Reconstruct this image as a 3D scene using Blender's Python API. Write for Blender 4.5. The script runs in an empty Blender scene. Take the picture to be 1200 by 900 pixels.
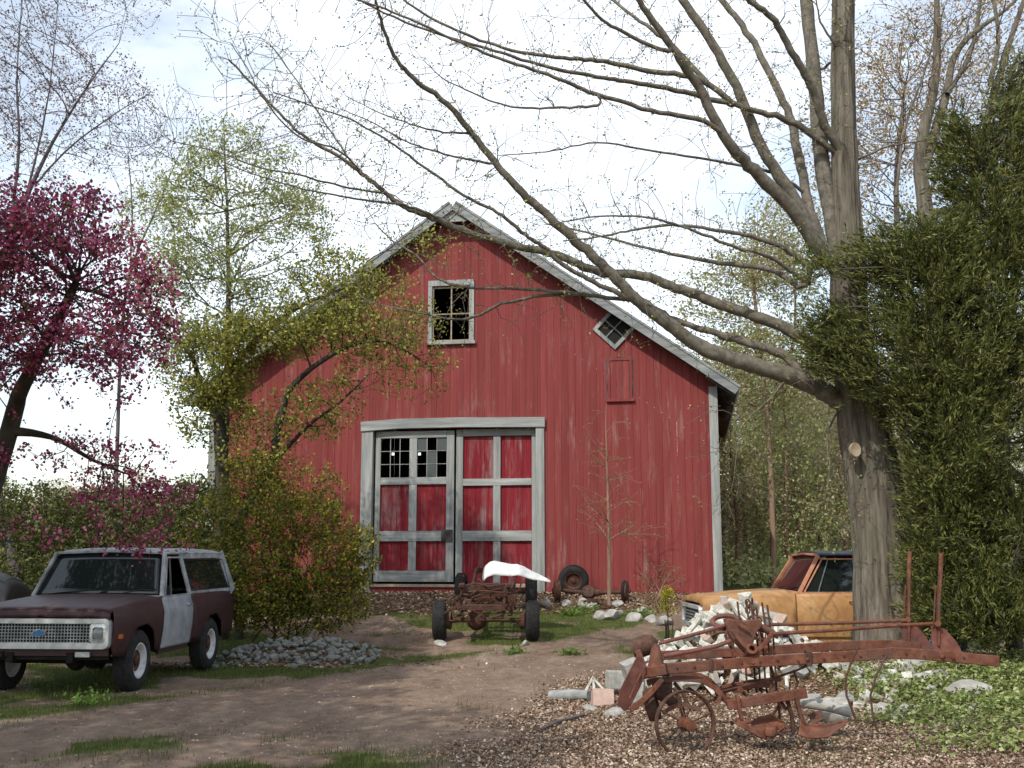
import bpy, bmesh, math, random
import numpy as np
from mathutils import Vector, Matrix
R = math.radians
random.seed(7); rng = np.random.default_rng(7)
scene = bpy.context.scene; col = scene.collection
# ------------------------------------------------------------------ camera, sky, sun
F = 1290.0; PITCH = math.atan(206.6/F); EYE = 1.65
cam_d = bpy.data.cameras.new('camera'); cam = bpy.data.objects.new('camera', cam_d); col.objects.link(cam)
cam_d.sensor_width = 36; cam_d.lens = 36*F/1200; cam_d.clip_end = 3000; cam_d.clip_start = .05
cam.location = (0, 0, EYE); cam.rotation_euler = (R(90)+PITCH, 0, 0); scene.camera = cam
SUN_EL, SUN_AZ = 46, 213        # azimuth clockwise from +Y (north): light comes from behind the camera, a little to the left
scene.view_settings.view_transform = 'Standard'; scene.view_settings.look = 'None'
scene.view_settings.gamma = 1; scene.view_settings.exposure = 0.2; scene.view_settings.use_curve_mapping = False
w = bpy.data.worlds.new('World'); scene.world = w; w.use_nodes = True
nt = w.node_tree; nt.nodes.clear(); N = nt.nodes.new; Lk = nt.links.new
out = N('ShaderNodeOutputWorld'); bg1 = N('ShaderNodeBackground'); bg2 = N('ShaderNodeBackground'); mx = N('ShaderNodeAddShader')
sky = N('ShaderNodeTexSky'); sky.sky_type = 'NISHITA'; sky.sun_disc = False
sky.sun_elevation = R(SUN_EL); sky.sun_rotation = R(SUN_AZ); sky.air_density = 1.3; sky.dust_density = .6
bg1.inputs[1].default_value = .095; Lk(sky.outputs[0], bg1.inputs[0])
bg2.inputs[1].default_value = .88
tc = N('ShaderNodeTexCoord'); mp = N('ShaderNodeMapping'); mp.inputs['Scale'].default_value = (1, 1, 2.2); mp.inputs['Location'].default_value = (.35, .1, .2)
nz = N('ShaderNodeTexNoise'); nz.inputs['Scale'].default_value = 2.1; nz.inputs['Detail'].default_value = 7; nz.inputs['Roughness'].default_value = .62
rp = N('ShaderNodeValToRGB'); rp.color_ramp.elements[0].position = .38; rp.color_ramp.elements[0].color = (.50, .53, .57, 1); rp.color_ramp.elements[1].position = .54
Lk(tc.outputs['Generated'], mp.inputs[0]); Lk(mp.outputs[0], nz.inputs[0]); 
# blue breaks towards the upper left and upper right of the view, cloud in the middle
sep = N('ShaderNodeSeparateXYZ'); Lk(tc.outputs['Generated'], sep.inputs[0])
ab = N('ShaderNodeMath'); ab.operation = 'ABSOLUTE'; Lk(sep.outputs[0], ab.inputs[0])
m1 = N('ShaderNodeMath'); m1.operation = 'MULTIPLY'; m1.inputs[1].default_value = -.62; Lk(ab.outputs[0], m1.inputs[0])
m2 = N('ShaderNodeMath'); m2.operation = 'ADD'; m2.inputs[1].default_value = .13; Lk(m1.outputs[0], m2.inputs[0])
m3 = N('ShaderNodeMath'); m3.operation = 'ADD'; Lk(m2.outputs[0], m3.inputs[0]); Lk(nz.outputs[0], m3.inputs[1])
Lk(m3.outputs[0], rp.inputs[0]); Lk(rp.outputs[0], bg2.inputs[0]); Lk(bg1.outputs[0], mx.inputs[0]); Lk(bg2.outputs[0], mx.inputs[1]); Lk(mx.outputs[0], out.inputs[0])
sd = bpy.data.lights.new('sun', 'SUN'); sun = bpy.data.objects.new('sun', sd); col.objects.link(sun)
sd.energy = 3.3; sd.angle = R(.6); sd.color = (1, .95, .86)
_a = R(SUN_AZ); _sdir = Vector((math.sin(_a)*math.cos(R(SUN_EL)), math.cos(_a)*math.cos(R(SUN_EL)), math.sin(R(SUN_EL))))
sun.rotation_euler = _sdir.to_track_quat('Z', 'Y').to_euler(); sun.location = (0, 0, 30)
scene.cycles.max_bounces = 6; scene.cycles.transparent_max_bounces = 6; scene.cycles.diffuse_bounces = 3; scene.cycles.glossy_bounces = 3; scene.cycles.transmission_bounces = 4
# ------------------------------------------------------------------ helpers
SP, CP = math.sin(PITCH), math.cos(PITCH)
def ray(px, py):
    dx = (px-600)/F; dy = (450-py)/F
    return Vector((dx, CP-dy*SP, SP+dy*CP))
def W(px, py, Y):
    d = ray(px, py); t = Y/d.y
    return Vector((d.x*t, Y, EYE+d.z*t))
def sstep(a, b, x):
    t = np.clip((np.asarray(x, float)-a)/(b-a), 0, 1); return t*t*(3-2*t)
def _h(ix, iy, s):
    n = (ix.astype(np.int64)*374761393+iy.astype(np.int64)*668265263+s*1442695041) & 0xffffffff
    n = ((n ^ (n >> 13))*1274126177) & 0xffffffff
    return ((n ^ (n >> 16)) & 0xffff)/65535.
def vn(x, y, s=0):
    x = np.asarray(x, float); y = np.asarray(y, float); ix = np.floor(x); iy = np.floor(y); fx = x-ix; fy = y-iy
    fx = fx*fx*(3-2*fx); fy = fy*fy*(3-2*fy)
    a = _h(ix, iy, s); b = _h(ix+1, iy, s); c = _h(ix, iy+1, s); d = _h(ix+1, iy+1, s)
    return (a*(1-fx)+b*fx)*(1-fy)+(c*(1-fx)+d*fx)*fy
def fbm(x, y, s=0, o=4):
    r = 0; a = .5
    for i in range(o): r = r+a*vn(np.asarray(x)*2**i, np.asarray(y)*2**i, s+i); a *= .5
    return r/(1-.5**o)
def tag(o, label=None, cat=None, group=None, kind=None):
    for k, v in (('label', label), ('category', cat), ('group', group), ('kind', kind)):
        if v: o[k] = v
    return o
def empty(name, loc=(0, 0, 0), rot=(0, 0, 0), **kw):
    o = bpy.data.objects.new(name, None); col.objects.link(o); o.location = loc; o.rotation_euler = rot; o.empty_display_size = .2
    return tag(o, **kw)
def copy_tree(o, parent=None, **kw):
    c = o.copy(); col.objects.link(c)
    if parent: c.parent = parent
    for ch in list(o.children): copy_tree(ch, c)
    return tag(c, **kw)
class MB:
    def __init__(s): s.v = []; s.f = []; s.m = []
    def add(s, V, Fs, m=0, M=None):
        n = len(s.v)
        s.v += [tuple(M @ Vector(p)) for p in V] if M else [tuple(p) for p in V]
        s.f += [tuple(i+n for i in q) for q in Fs]; s.m += [m]*len(Fs); return s
    def box(s, c, d, M=None, m=0, tap=1.):
        x, y, z = d[0]/2, d[1]/2, d[2]/2
        V = [(-x, -y, -z), (x, -y, -z), (x, y, -z), (-x, y, -z), (-x*tap, -y*tap, z), (x*tap, -y*tap, z), (x*tap, y*tap, z), (-x*tap, y*tap, z)]
        T = Matrix.Translation(c) @ (M if M else Matrix())
        return s.add(V, [(0, 3, 2, 1), (4, 5, 6, 7), (0, 1, 5, 4), (1, 2, 6, 5), (2, 3, 7, 6), (3, 0, 4, 7)], m, T)
    def bb(s, x0, x1, y0, y1, z0, z1, m=0): return s.box(((x0+x1)/2, (y0+y1)/2, (z0+z1)/2), (x1-x0, y1-y0, z1-z0), m=m)
    def beam(s, p, q, wd, ht, up=(0, 0, 1), m=0):
        p = Vector(p); q = Vector(q); a = (q-p); L = a.length; a.normalize(); u = Vector(up); b = u.cross(a)
        if b.length < 1e-3: b = Vector((1, 0, 0)).cross(a)
        b.normalize(); c = a.cross(b); Mx = Matrix((a, b, c)).transposed().to_4x4()
        return s.box((p+q)/2, (L, wd, ht), Mx, m)
    def poly(s, pts, wd, ht, up=(0, 0, 1), m=0):
        pts = [Vector(p) for p in pts]; n = len(pts); V = []
        for i, p in enumerate(pts):
            a = (pts[min(i+1, n-1)]-pts[max(i-1, 0)]).normalized(); b = Vector(up).cross(a)
            if b.length < 1e-3: b = Vector((1, 0, 0))
            b.normalize(); c = a.cross(b)
            V += [p-b*wd/2-c*ht/2, p+b*wd/2-c*ht/2, p+b*wd/2+c*ht/2, p-b*wd/2+c*ht/2]
        Fs = [(0, 3, 2, 1), tuple(4*(n-1)+k for k in (0, 1, 2, 3))]
        for i in range(n-1):
            for k in range(4): Fs.append((4*i+k, 4*i+(k+1) % 4, 4*i+4+(k+1) % 4, 4*i+4+k))
        return s.add(V, Fs, m)
    def tube(s, pts, r, n=8, m=0, caps=True, closed=False):
        pts = [Vector(p) for p in pts]; k = len(pts); rr = r if hasattr(r, '__len__') else [r]*k
        V = []; prev = None
        for i, p in enumerate(pts):
            if closed: a = pts[(i+1) % k]-pts[i-1]
            else: a = pts[min(i+1, k-1)]-pts[max(i-1, 0)]
            if a.length < 1e-9: a = Vector((0, 0, 1))
            a.normalize()
            if prev is None:
                u = Vector((0, 0, 1)) if abs(a.z) < .9 else Vector((1, 0, 0)); b = u.cross(a).normalized()
            else:
                b = prev-a*prev.dot(a); b.normalize()
            prev = b; c = a.cross(b)
            for j in range(n):
                t = 2*math.pi*j/n; V.append(p+(b*math.cos(t)+c*math.sin(t))*rr[i])
        Fs = []
        for i in range(k if closed else k-1):
            i2 = (i+1) % k
            for j in range(n): Fs.append((i*n+j, i*n+(j+1) % n, i2*n+(j+1) % n, i2*n+j))
        if caps and not closed: Fs += [tuple(range(n-1, -1, -1)), tuple((k-1)*n+j for j in range(n))]
        return s.add(V, Fs, m)
    def lathe(s, prof, n=24, M=None, m=0, closed=False):
        V = []; k = len(prof)
        for (r, z) in prof:
            for j in range(n): t = 2*math.pi*j/n; V.append((r*math.cos(t), r*math.sin(t), z))
        Fs = []
        for i in range(k if closed else k-1):
            i2 = (i+1) % k
            for j in range(n): Fs.append((i*n+j, i*n+(j+1) % n, i2*n+(j+1) % n, i2*n+j))
        if not closed: Fs += [tuple(range(n-1, -1, -1)), tuple((k-1)*n+j for j in range(n))]
        return s.add(V, Fs, m, M)
    def prism(s, poly, h0, h1, M=None, m=0):        # polygon in local xy, extruded in z
        n = len(poly); V = [(x, y, h0) for x, y in poly]+[(x, y, h1) for x, y in poly]
        Fs = [tuple(range(n-1, -1, -1)), tuple(range(n, 2*n))]+[(i, (i+1) % n, n+(i+1) % n, n+i) for i in range(n)]
        return s.add(V, Fs, m, M)
    def grid(s, f, nu, nv, m=0, M=None, closeu=False):
        V = [f(i/nu, j/nv) for i in range(nu+1) for j in range(nv+1)]
        Fs = [(i*(nv+1)+j, (i+1)*(nv+1)+j, (i+1)*(nv+1)+j+1, i*(nv+1)+j+1) for i in range(nu) for j in range(nv)]
        return s.add(V, Fs, m, M)
    def rock(s, c, d, M=None, m=0, seed=0, sub=2, amp=.25):
        bm = bmesh.new(); bmesh.ops.create_icosphere(bm, subdivisions=sub, radius=.5)
        rs = random.Random(seed); pl = [(Vector((rs.gauss(0, 1), rs.gauss(0, 1), rs.gauss(0, 1))).normalized(), rs.uniform(.25, .42)) for _ in range(9)]
        for v in bm.verts:
            for nrm, dd in pl:
                e = v.co.dot(nrm)-dd
                if e > 0: v.co -= nrm*e
            v.co *= 1+amp*.3*(rs.random()-.5)
        V = [Vector((v.co.x*d[0]*1.3, v.co.y*d[1]*1.3, v.co.z*d[2]*1.3)) for v in bm.verts]; Fs = [tuple(x.index for x in q.verts) for q in bm.faces]; bm.free()
        return s.add(V, Fs, m, Matrix.Translation(c) @ (M if M else Matrix()))
    def build(s, name, mats, parent=None, smooth=None, bevel=0, solid=0, loc=None, rot=None, sub=0):
        me = bpy.data.meshes.new(name); me.from_pydata([tuple(p) for p in s.v], [], s.f)
        if not isinstance(mats, (list, tuple)): mats = [mats]
        for q in mats: me.materials.append(q)
        if len(mats) > 1: me.polygons.foreach_set('material_index', s.m)
        bm = bmesh.new(); bm.from_mesh(me); bmesh.ops.recalc_face_normals(bm, faces=bm.faces); bm.to_mesh(me); bm.free()
        if smooth is not None:
            me.polygons.foreach_set('use_smooth', [True]*len(me.polygons)); me.set_sharp_from_angle(angle=R(smooth))
        o = bpy.data.objects.new(name, me); col.objects.link(o)
        if parent: o.parent = parent
        if loc is not None: o.location = loc
        if rot is not None: o.rotation_euler = rot
        if sub: q = o.modifiers.new('s', 'SUBSURF'); q.levels = q.render_levels = sub
        if solid: q = o.modifiers.new('t', 'SOLIDIFY'); q.thickness = solid; q.offset = -1
        if bevel: q = o.modifiers.new('b', 'BEVEL'); q.width = bevel; q.segments = 2; q.limit_method = 'ANGLE'; q.angle_limit = R(40)
        return o
def np_mesh(name, V, Fq, mat, parent=None, smooth=False):
    """V (n,3), Fq (m,k) index array"""
    me = bpy.data.meshes.new(name); V = np.asarray(V, np.float32); Fq = np.asarray(Fq, np.int32); k = Fq.shape[1]
    me.vertices.add(len(V)); me.vertices.foreach_set('co', V.ravel())
    me.loops.add(Fq.size); me.loops.foreach_set('vertex_index', Fq.ravel())
    me.polygons.add(len(Fq)); me.polygons.foreach_set('loop_start', np.arange(0, Fq.size, k, dtype=np.int32)); me.polygons.foreach_set('loop_total', np.full(len(Fq), k, np.int32))
    me.polygons.foreach_set('use_smooth', np.full(len(Fq), smooth)); me.materials.append(mat); me.update(calc_edges=True)
    o = bpy.data.objects.new(name, me); col.objects.link(o)
    if parent: o.parent = parent
    return o
# ------------------------------------------------------------------ materials
def rgba(c): return (c[0], c[1], c[2], 1)
class Mat:
    def __init__(s, name, rough=.8, metal=0., spec=.3):
        s.m = bpy.data.materials.new(name); s.m.use_nodes = True; s.nt = s.m.node_tree; s.b = s.nt.nodes['Principled BSDF']
        s.b.inputs['Roughness'].default_value = rough; s.b.inputs['Metallic'].default_value = metal; s.b.inputs['Specular IOR Level'].default_value = spec
    def n(s, t, **kw):
        q = s.nt.nodes.new(t)
        for k, v in kw.items():
            if k in q.inputs.keys(): q.inputs[k].default_value = v
            else: setattr(q, k, v)
        return q
    def l(s, a, b): s.nt.links.new(a, b)
    def coord(s, scale=(1, 1, 1), rot=(0, 0, 0), kind='Object'):
        t = s.n('ShaderNodeTexCoord'); m = s.n('ShaderNodeMapping'); m.inputs['Scale'].default_value = scale; m.inputs['Rotation'].default_value = rot
        s.l(t.outputs[kind], m.inputs[0]); return m.outputs[0]
    def noise(s, vec, scale, detail=5, rough=.6):
        q = s.n('ShaderNodeTexNoise'); q.inputs['Scale'].default_value = scale; q.inputs['Detail'].default_value = detail; q.inputs['Roughness'].default_value = rough
        if vec is not None: s.l(vec, q.inputs['Vector'])
        return q.outputs[0]
    def ramp(s, fac, stops, interp='LINEAR'):
        q = s.n('ShaderNodeValToRGB'); e = q.color_ramp.elements; q.color_ramp.interpolation = interp
        while len(e) < len(stops): e.new(.5)
        for i, (p, c) in enumerate(stops): e[i].position = p; e[i].color = rgba(c) if hasattr(c, '__len__') else (c, c, c, 1)
        s.l(fac, q.inputs[0]); return q.outputs[0]
    def mix(s, fac, a, b, mode='MIX'):
        q = s.n('ShaderNodeMix', data_type='RGBA', blend_type=mode)
        for sock, v in ((q.inputs[0], fac), (q.inputs[6], a), (q.inputs[7], b)):
            if hasattr(v, 'links'): s.l(v, sock)
            elif hasattr(v, '__len__'): sock.default_value = rgba(v)
            else: sock.default_value = v if sock == q.inputs[0] else (v, v, v, 1)
        return q.outputs[2]
    def math(s, op, a, b=0., clamp=False):
        q = s.n('ShaderNodeMath', operation=op, use_clamp=clamp)
        for i, v in enumerate((a, b)):
            if hasattr(v, 'links'): s.l(v, q.inputs[i])
            else: q.inputs[i].default_value = v
        return q.outputs[0]
    def color(s, c):
        if hasattr(c, 'links'): s.l(c, s.b.inputs['Base Color'])
        else: s.b.inputs['Base Color'].default_value = rgba(c)
        return s
    def bump(s, h, strength=.4, dist=.02):
        q = s.n('ShaderNodeBump'); q.inputs['Strength'].default_value = strength; q.inputs['Distance'].default_value = dist; s.l(h, q.inputs['Height']); s.l(q.outputs[0], s.b.inputs['Normal']); return s
    def attr(s, name): q = s.n('ShaderNodeAttribute'); q.attribute_name = name; return q.outputs['Fac']
    def island(s): return s.n('ShaderNodeNewGeometry').outputs['Random Per Island']
def mat_var(name, stops, scale=6, rough=.8, metal=0., bump=.3, bdist=.01, spec=.3, stretch=(1, 1, 1), detail=6):
    q = Mat(name, rough, metal, spec); v = q.coord(stretch); n = q.noise(v, scale, detail, .65); q.color(q.ramp(n, stops))
    if bump: q.bump(q.noise(v, scale*4, 4), bump, bdist)
    return q.m
def mat_leaf(name, stops, trans=.35, rough=.6, interp='LINEAR', clump=None):
    q = Mat(name, rough, 0, .25); r = q.island(); c = q.ramp(r, stops, interp)
    if clump:
        nn = q.noise(q.coord(), clump, 2); c = q.mix(q.ramp(nn, [(.35, 0.), (.65, 1.)]), q.mix(.55, c, (0.02, .02, .01)), c)
    q.color(c)
    if trans:
        t = q.n('ShaderNodeBsdfTranslucent'); q.l(c, t.inputs[0]); mxx = q.n('ShaderNodeMixShader'); mxx.inputs[0].default_value = trans
        q.l(q.b.outputs[0], mxx.inputs[1]); q.l(t.outputs[0], mxx.inputs[2]); q.l(mxx.outputs[0], q.nt.nodes['Material Output'].inputs[0])
    return q.m
def mat_flat(name, c, rough=.6, metal=0., spec=.4): return Mat(name, rough, metal, spec).color(c).m
M = {}
def mk_siding(name, base, light, dark, worn, wornamt=.62):
    q = Mat(name, .82, 0, .2); v = q.coord((1, 1, .045)); n = q.noise(v, 9, 8, .7); r = q.island()
    c = q.ramp(n, [(.25, dark), (.5, base), (.8, light)])
    c = q.mix(.75, c, q.ramp(r, [(0., .86), (.5, 1.), (1., 1.10)]), 'MULTIPLY')
    n2 = q.noise(q.coord((1, 1, .12)), 5, 8, .75); n3 = q.noise(q.coord(), .7, 3)
    ww = q.math('MULTIPLY', q.ramp(n2, [(wornamt-.06, 0.), (wornamt+.06, 1.)]), q.ramp(n3, [(.4, .15), (.65, 1.)]))
    c = q.mix(ww, c, worn); q.color(c); q.bump(q.noise(q.coord((1, 1, .03)), 60, 4), .35, .006); return q.m
M['red'] = mk_siding('red_siding', (.200, .040, .037), (.24, .065, .060), (.150, .028, .027), (.28, .15, .13), .60)
M['red_panel'] = mk_siding('worn_red_boards', (.19, .014, .021), (.25, .04, .043), (.10, .008, .012), (.24, .16, .155), .54)
M['redtrim'] = mat_var('dark_red_trim', [(.3, (.2, .012, .018)), (.7, (.28, .03, .035))], 8)
def mk_wood(name, a, b, c, stretch, sc=8):
    q = Mat(name, .85, 0, .2); v = q.coord(stretch); n = q.noise(v, sc, 8, .7); n2 = q.noise(q.coord(), 3, 4)
    q.color(q.mix(q.ramp(n2, [(.4, 0.), (.75, .5)]), q.ramp(n, [(.28, a), (.5, b), (.75, c)]), (.22, .25, .26)))
    q.bump(q.noise(v, sc*5, 4), .5, .006); return q.m
M['woodv'] = mk_wood('weathered_grey_wood', (.11, .11, .10), (.28, .285, .27), (.47, .475, .455), (1, 1, .06))
M['woodh'] = mk_wood('weathered_grey_wood_level', (.11, .11, .10), (.28, .285, .27), (.47, .475, .455), (.06, 1, 1))
M['wooddark'] = mk_wood('dark_soffit_and_hatch_shade', (.02, .018, .016), (.045, .04, .036), (.09, .08, .07), (.1, 1, 1))  # dark soffit wood; also colours the painted shadow outline of the hatch
M['woodrake'] = mk_wood('rake_grey_wood', (.08, .08, .078), (.22, .225, .22), (.40, .41, .40), (.06, 1, 1))
M['woodtan'] = mk_wood('tan_sill_wood', (.2, .14, .08), (.34, .26, .17), (.45, .38, .28), (.06, 1, 1))
M['roof'] = mat_var('grey_shingles', [(.3, (.08, .08, .08)), (.7, (.2, .2, .2))], 5)
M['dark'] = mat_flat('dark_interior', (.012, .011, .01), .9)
M['black'] = mat_flat('black_rubber_trim', (.012, .012, .013), .55)
q = Mat('dusty_glass', .12, 0, .5); q.color((.05, .06, .06)); q.b.inputs['Alpha'].default_value = .55; M['dglass'] = q.m
q = Mat('car_glass', .04, 0, .6); q.color((.012, .016, .015)); M['glass'] = q.m
def mk_bark(name, a, b, c, sc=7, st=(1, 1, .14), bd=.03):
    q = Mat(name, .92, 0, .15); v = q.coord(st); n = q.noise(v, sc, 8, .7); n2 = q.noise(q.coord(), 1.3, 4)
    k = q.ramp(n, [(.3, a), (.5, b), (.72, c)]); k = q.mix(q.ramp(n2, [(.45, 0.), (.7, .4)]), k, (.14, .15, .10)); q.color(k)
    q.bump(n, .9, bd); return q.m
M['bark'] = mk_bark('grey_maple_bark', (.04, .032, .026), (.14, .118, .092), (.27, .24, .195), 13, (1, 1, .10), .045)
M['limb'] = mk_bark('grey_limb_bark', (.07, .06, .05), (.15, .13, .105), (.25, .225, .185), 9, (1, 1, 1), .02)
M['barkd'] = mk_bark('dark_bark', (.02, .016, .014), (.045, .036, .03), (.09, .075, .06), bd=.01)
M['barkp'] = mk_bark('mauve_grey_bark', (.05, .04, .045), (.11, .09, .095), (.18, .15, .15), bd=.005)
M['barkt'] = mk_bark('tan_twig_bark', (.14, .08, .06), (.25, .16, .11), (.36, .26, .19), bd=.003)
def mk_rust(name, a, b, c, sc=10):
    q = Mat(name, .88, .0, .25); v = q.coord(); n = q.noise(v, sc, 8, .7); n2 = q.noise(v, sc*5, 4)
    n4 = q.noise(v, 2.2, 4); k = q.mix(q.ramp(n2, [(.4, 0.), (.7, .45)]), q.ramp(n, [(.32, a), (.5, b), (.68, c)]), (.21, .075, .035)); q.color(q.mix(q.ramp(n4, [(.45, 0.), (.7, .55)]), k, (.10, .075, .065))); q.bump(n2, .5, .004); return q.m
M['rust'] = mk_rust('red_brown_rust', (.050, .021, .015), (.115, .042, .026), (.20, .085, .055))
M['rustd'] = mk_rust('dark_rust', (.020, .013, .011), (.050, .026, .020), (.11, .055, .038))
M['rustp'] = mk_rust('purple_red_rust', (.075, .03, .027), (.145, .056, .047), (.23, .11, .10), 6)
# ------------------------------------------------------------------ terrain
def gau(x, y, cx, cy, sx, sy, a): return a*np.exp(-((x-cx)/sx)**2-((y-cy)/sy)**2)
def H(x, y):
    x = np.asarray(x, float); y = np.asarray(y, float)
    h = .9*sstep(18.3, 26.3, y)
    h = h*(1-.8*sstep(6.0, 9, x)*(1-sstep(24, 32, y)))*(1-.25*sstep(-6, -9, x))
    h = h+gau(x, y, 5.45, 15.2, 2.0, 1.5, .27)+.30*sstep(3.6, 7.0, x)*sstep(8.5, 11.5, y)*(1-sstep(14, 17.2, y))
    h = h+gau(x, y, 2.78, 14.3, .85, .70, .86)+gau(x, y, 3.9, 13.6, 1.2, .8, .16)+gau(x, y, 1.3, 13.6, .6, .8, .08)
    h = h+gau(x, y, -3.9, 18.6, .75, .5, .22)+gau(x, y, -2.8, 18.7, .8, .5, .2)
    _c = (edgeL(y)+edgeR(y))/2-.2+.15*np.sin(y*.9); h = h-.035*(np.exp(-((x-_c-.85)/.2)**2)+np.exp(-((x-_c+.75)/.2)**2))*sstep(22, 19, y)*sstep(.1, .6, vn(x*.8, y*.8, 41)+.3)
    h = h+.05*(fbm(x*.6, y*.6, 3)-.5)+.03*(vn(x*3, y*3, 5)-.5)+.012*(vn(x*11, y*11, 9)-.5)
    return h
def gz(x, y): return float(H(x, y))
def edgeL(y): return np.interp(y, [8, 11, 14, 18, 19.5, 21.5, 24], [-7.0, -5.4, -3.7, -1.5, -.2, 2.0, 4.5])   # upper left edge of the dirt drive
def edgeR(y): return np.interp(y, [8, 10.5, 13, 15.5, 19.5, 23], [-.7, -.35, .05, .55, 2.2, 4.5])             # right edge, leaf litter beyond
def grassmask(x, y):
    n = fbm(x*.9, y*.9, 21, 5)
    a = sstep(.15, -.9, x-edgeL(y))*sstep(24.5, 22.8, y)*sstep(.36, .56, n+.05)
    a = np.maximum(a, sstep(.42, .60, n)*.9*np.exp(-((x+1.85)/1.0)**2-((y-9.2)/.85)**2)*2.0)
    a = np.maximum(a, sstep(.44, .58, n)*.9*np.exp(-((x+4.1)/1.5)**2-((y-10.6)/.8)**2)*1.3)
    a = np.maximum(a, sstep(.50, .62, n)*.5*np.exp(-((x+1.1)/.7)**2-((y-12.6)/.9)**2))
    a = np.maximum(a, sstep(.42, .6, n)*.9*sstep(1.5, 2.2, x)*sstep(18.5, 20, y)*sstep(24.2, 22.4, y))
    a = np.maximum(a, sstep(.55, .66, fbm(x*1.7, y*1.7, 33))*.9*sstep(1.0, 3.0, x)*sstep(12.5, 9.0, y)*sstep(.2, 1., x-edgeR(y)))
    a = np.maximum(a, sstep(26, 30, y)*.8)
    return np.clip(a, 0, 1)
def littermask(x, y):
    n = fbm(x*1.1, y*1.1, 55, 5)
    a = sstep(-.25, .55, x-edgeR(y)+1.1*(n-.5))*sstep(17.5, 15.2, y)
    a = np.maximum(a, sstep(22.6, 23.8, y+1.2*(n-.5))*sstep(27.5, 27, y)*.85)
    a = np.maximum(a, gau(x, y, -3.4, 18.3, 1.6, .8, .9)*sstep(.3, .5, n))
    return np.clip(a, 0, 1)
def covermask(x, y):
    n = fbm(x*1.3, y*1.3, 77, 5)
    e = sstep(3.5, 4.9, x+1.8*(n-.5))*sstep(9.4, 10.4, y+.9*(n-.5)+.30*(x-4.5))*sstep(15.0, 13.6, y+1.2*(n-.5))
    return np.clip(e, 0, 1)
def _axis(a, b, st, lo, hi):
    c = list(np.arange(a, b+1e-6, st)); s = st; p = b
    while p < hi: s *= 1.22; p += s; c.append(min(p, hi))
    s = st; p = a; pre = []
    while p > lo: s *= 1.22; p -= s; pre.append(max(p, lo))
    return np.array(pre[::-1]+c)
xs = _axis(-9, 9, .075, -1400, 1400); ys = _axis(7.5, 27, .075, -400, 2600)
GX, GY = np.meshgrid(xs, ys, indexing='ij'); GZ = H(GX, GY); V = np.stack([GX, GY, GZ], -1).reshape(-1, 3)
nx, ny = len(xs), len(ys); I = np.arange(nx*ny).reshape(nx, ny)
Fq = np.stack([I[:-1, :-1], I[1:, :-1], I[1:, 1:], I[:-1, 1:]], -1).reshape(-1, 4)
q = Mat('dirt_drive_ground', .95, 0, .12); v = q.coord(); ga = q.attr('grass'); la = q.attr('litter')
n1 = q.noise(q.coord((1.6, .55, 1), (0, 0, R(-38))), 1.1, 7, .68); n2 = q.noise(v, 7, 8, .75); n3 = q.noise(v, 45, 5, .7)
dirt = q.ramp(n1, [(.28, (.14, .094, .066)), (.5, (.215, .150, .108)), (.72, (.30, .225, .165))])
dirt = q.mix(.65, dirt, q.ramp(n2, [(.3, .55), (.5, 1.), (.75, 1.5)]), 'MULTIPLY')
dirt = q.mix(q.ramp(n3, [(.60, 0.), (.68, .7)]), dirt, (.36, .31, .26))
dirt = q.mix(q.ramp(q.noise(v, 22, 6, .8), [(.30, .7), (.42, 0.)]), dirt, (.055, .038, .03))
grs = q.ramp(n2, [(.3, (.035, .05, .012)), (.55, (.075, .10, .02)), (.75, (.12, .13, .04))])
lit = q.ramp(n3, [(.3, (.07, .04, .022)), (.5, (.17, .105, .06)), (.7, (.30, .20, .13))])
c = q.mix(q.ramp(q.math('ADD', ga, q.math('MULTIPLY', q.math('SUBTRACT', n2, .5), .9)), [(.35, 0.), (.6, .9)]), dirt, grs)
c = q.mix(q.ramp(q.math('ADD', la, q.math('MULTIPLY', q.math('SUBTRACT', n3, .5), .9)), [(.35, 0.), (.6, 1.)]), c, lit)
q.color(c); q.bump(q.math('ADD', q.math('MULTIPLY', n2, .7), q.math('MULTIPLY', n3, .5)), .8, .04); M['ground'] = q.m
ground = np_mesh('ground', V, Fq, M['ground'], smooth=True); tag(ground, kind='structure')
for nm, fn in (('grass', grassmask), ('litter', littermask)):
    at = ground.data.attributes.new(nm, 'FLOAT', 'POINT'); at.data.foreach_set('value', fn(GX, GY).reshape(-1).astype(np.float32))
# scatter helper: points in a box kept with probability mask
def scatter(n, x0, x1, y0, y1, fn):
    # sampled denser near the camera, as thick as it reads there
    x = rng.uniform(x0, x1, n); y = y0+(y1-y0)*rng.uniform(0, 1, n)**1.25
    k = rng.uniform(0, 1, n) < fn(x, y); x = x[k]; y = y[k]; return np.stack([x, y, H(x, y)], -1)
def blades(P, h0, h1, wd, name, mat, lean=.5):
    n = len(P); a = rng.uniform(0, 2*np.pi, n); h = rng.uniform(h0, h1, n); l = rng.uniform(0, lean, n)*h; b = rng.uniform(0, 2*np.pi, n)
    dx = np.cos(a)*wd/2; dy = np.sin(a)*wd/2
    p0 = P+np.stack([-dx, -dy, 0*h-.01], -1); p1 = P+np.stack([dx, dy, 0*h-.01], -1); p2 = P+np.stack([l*np.cos(b), l*np.sin(b), h], -1)
    V = np.stack([p0, p1, p2], 1).reshape(-1, 3); return np_mesh(name, V, np.arange(3*n).reshape(-1, 3), mat)
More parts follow.
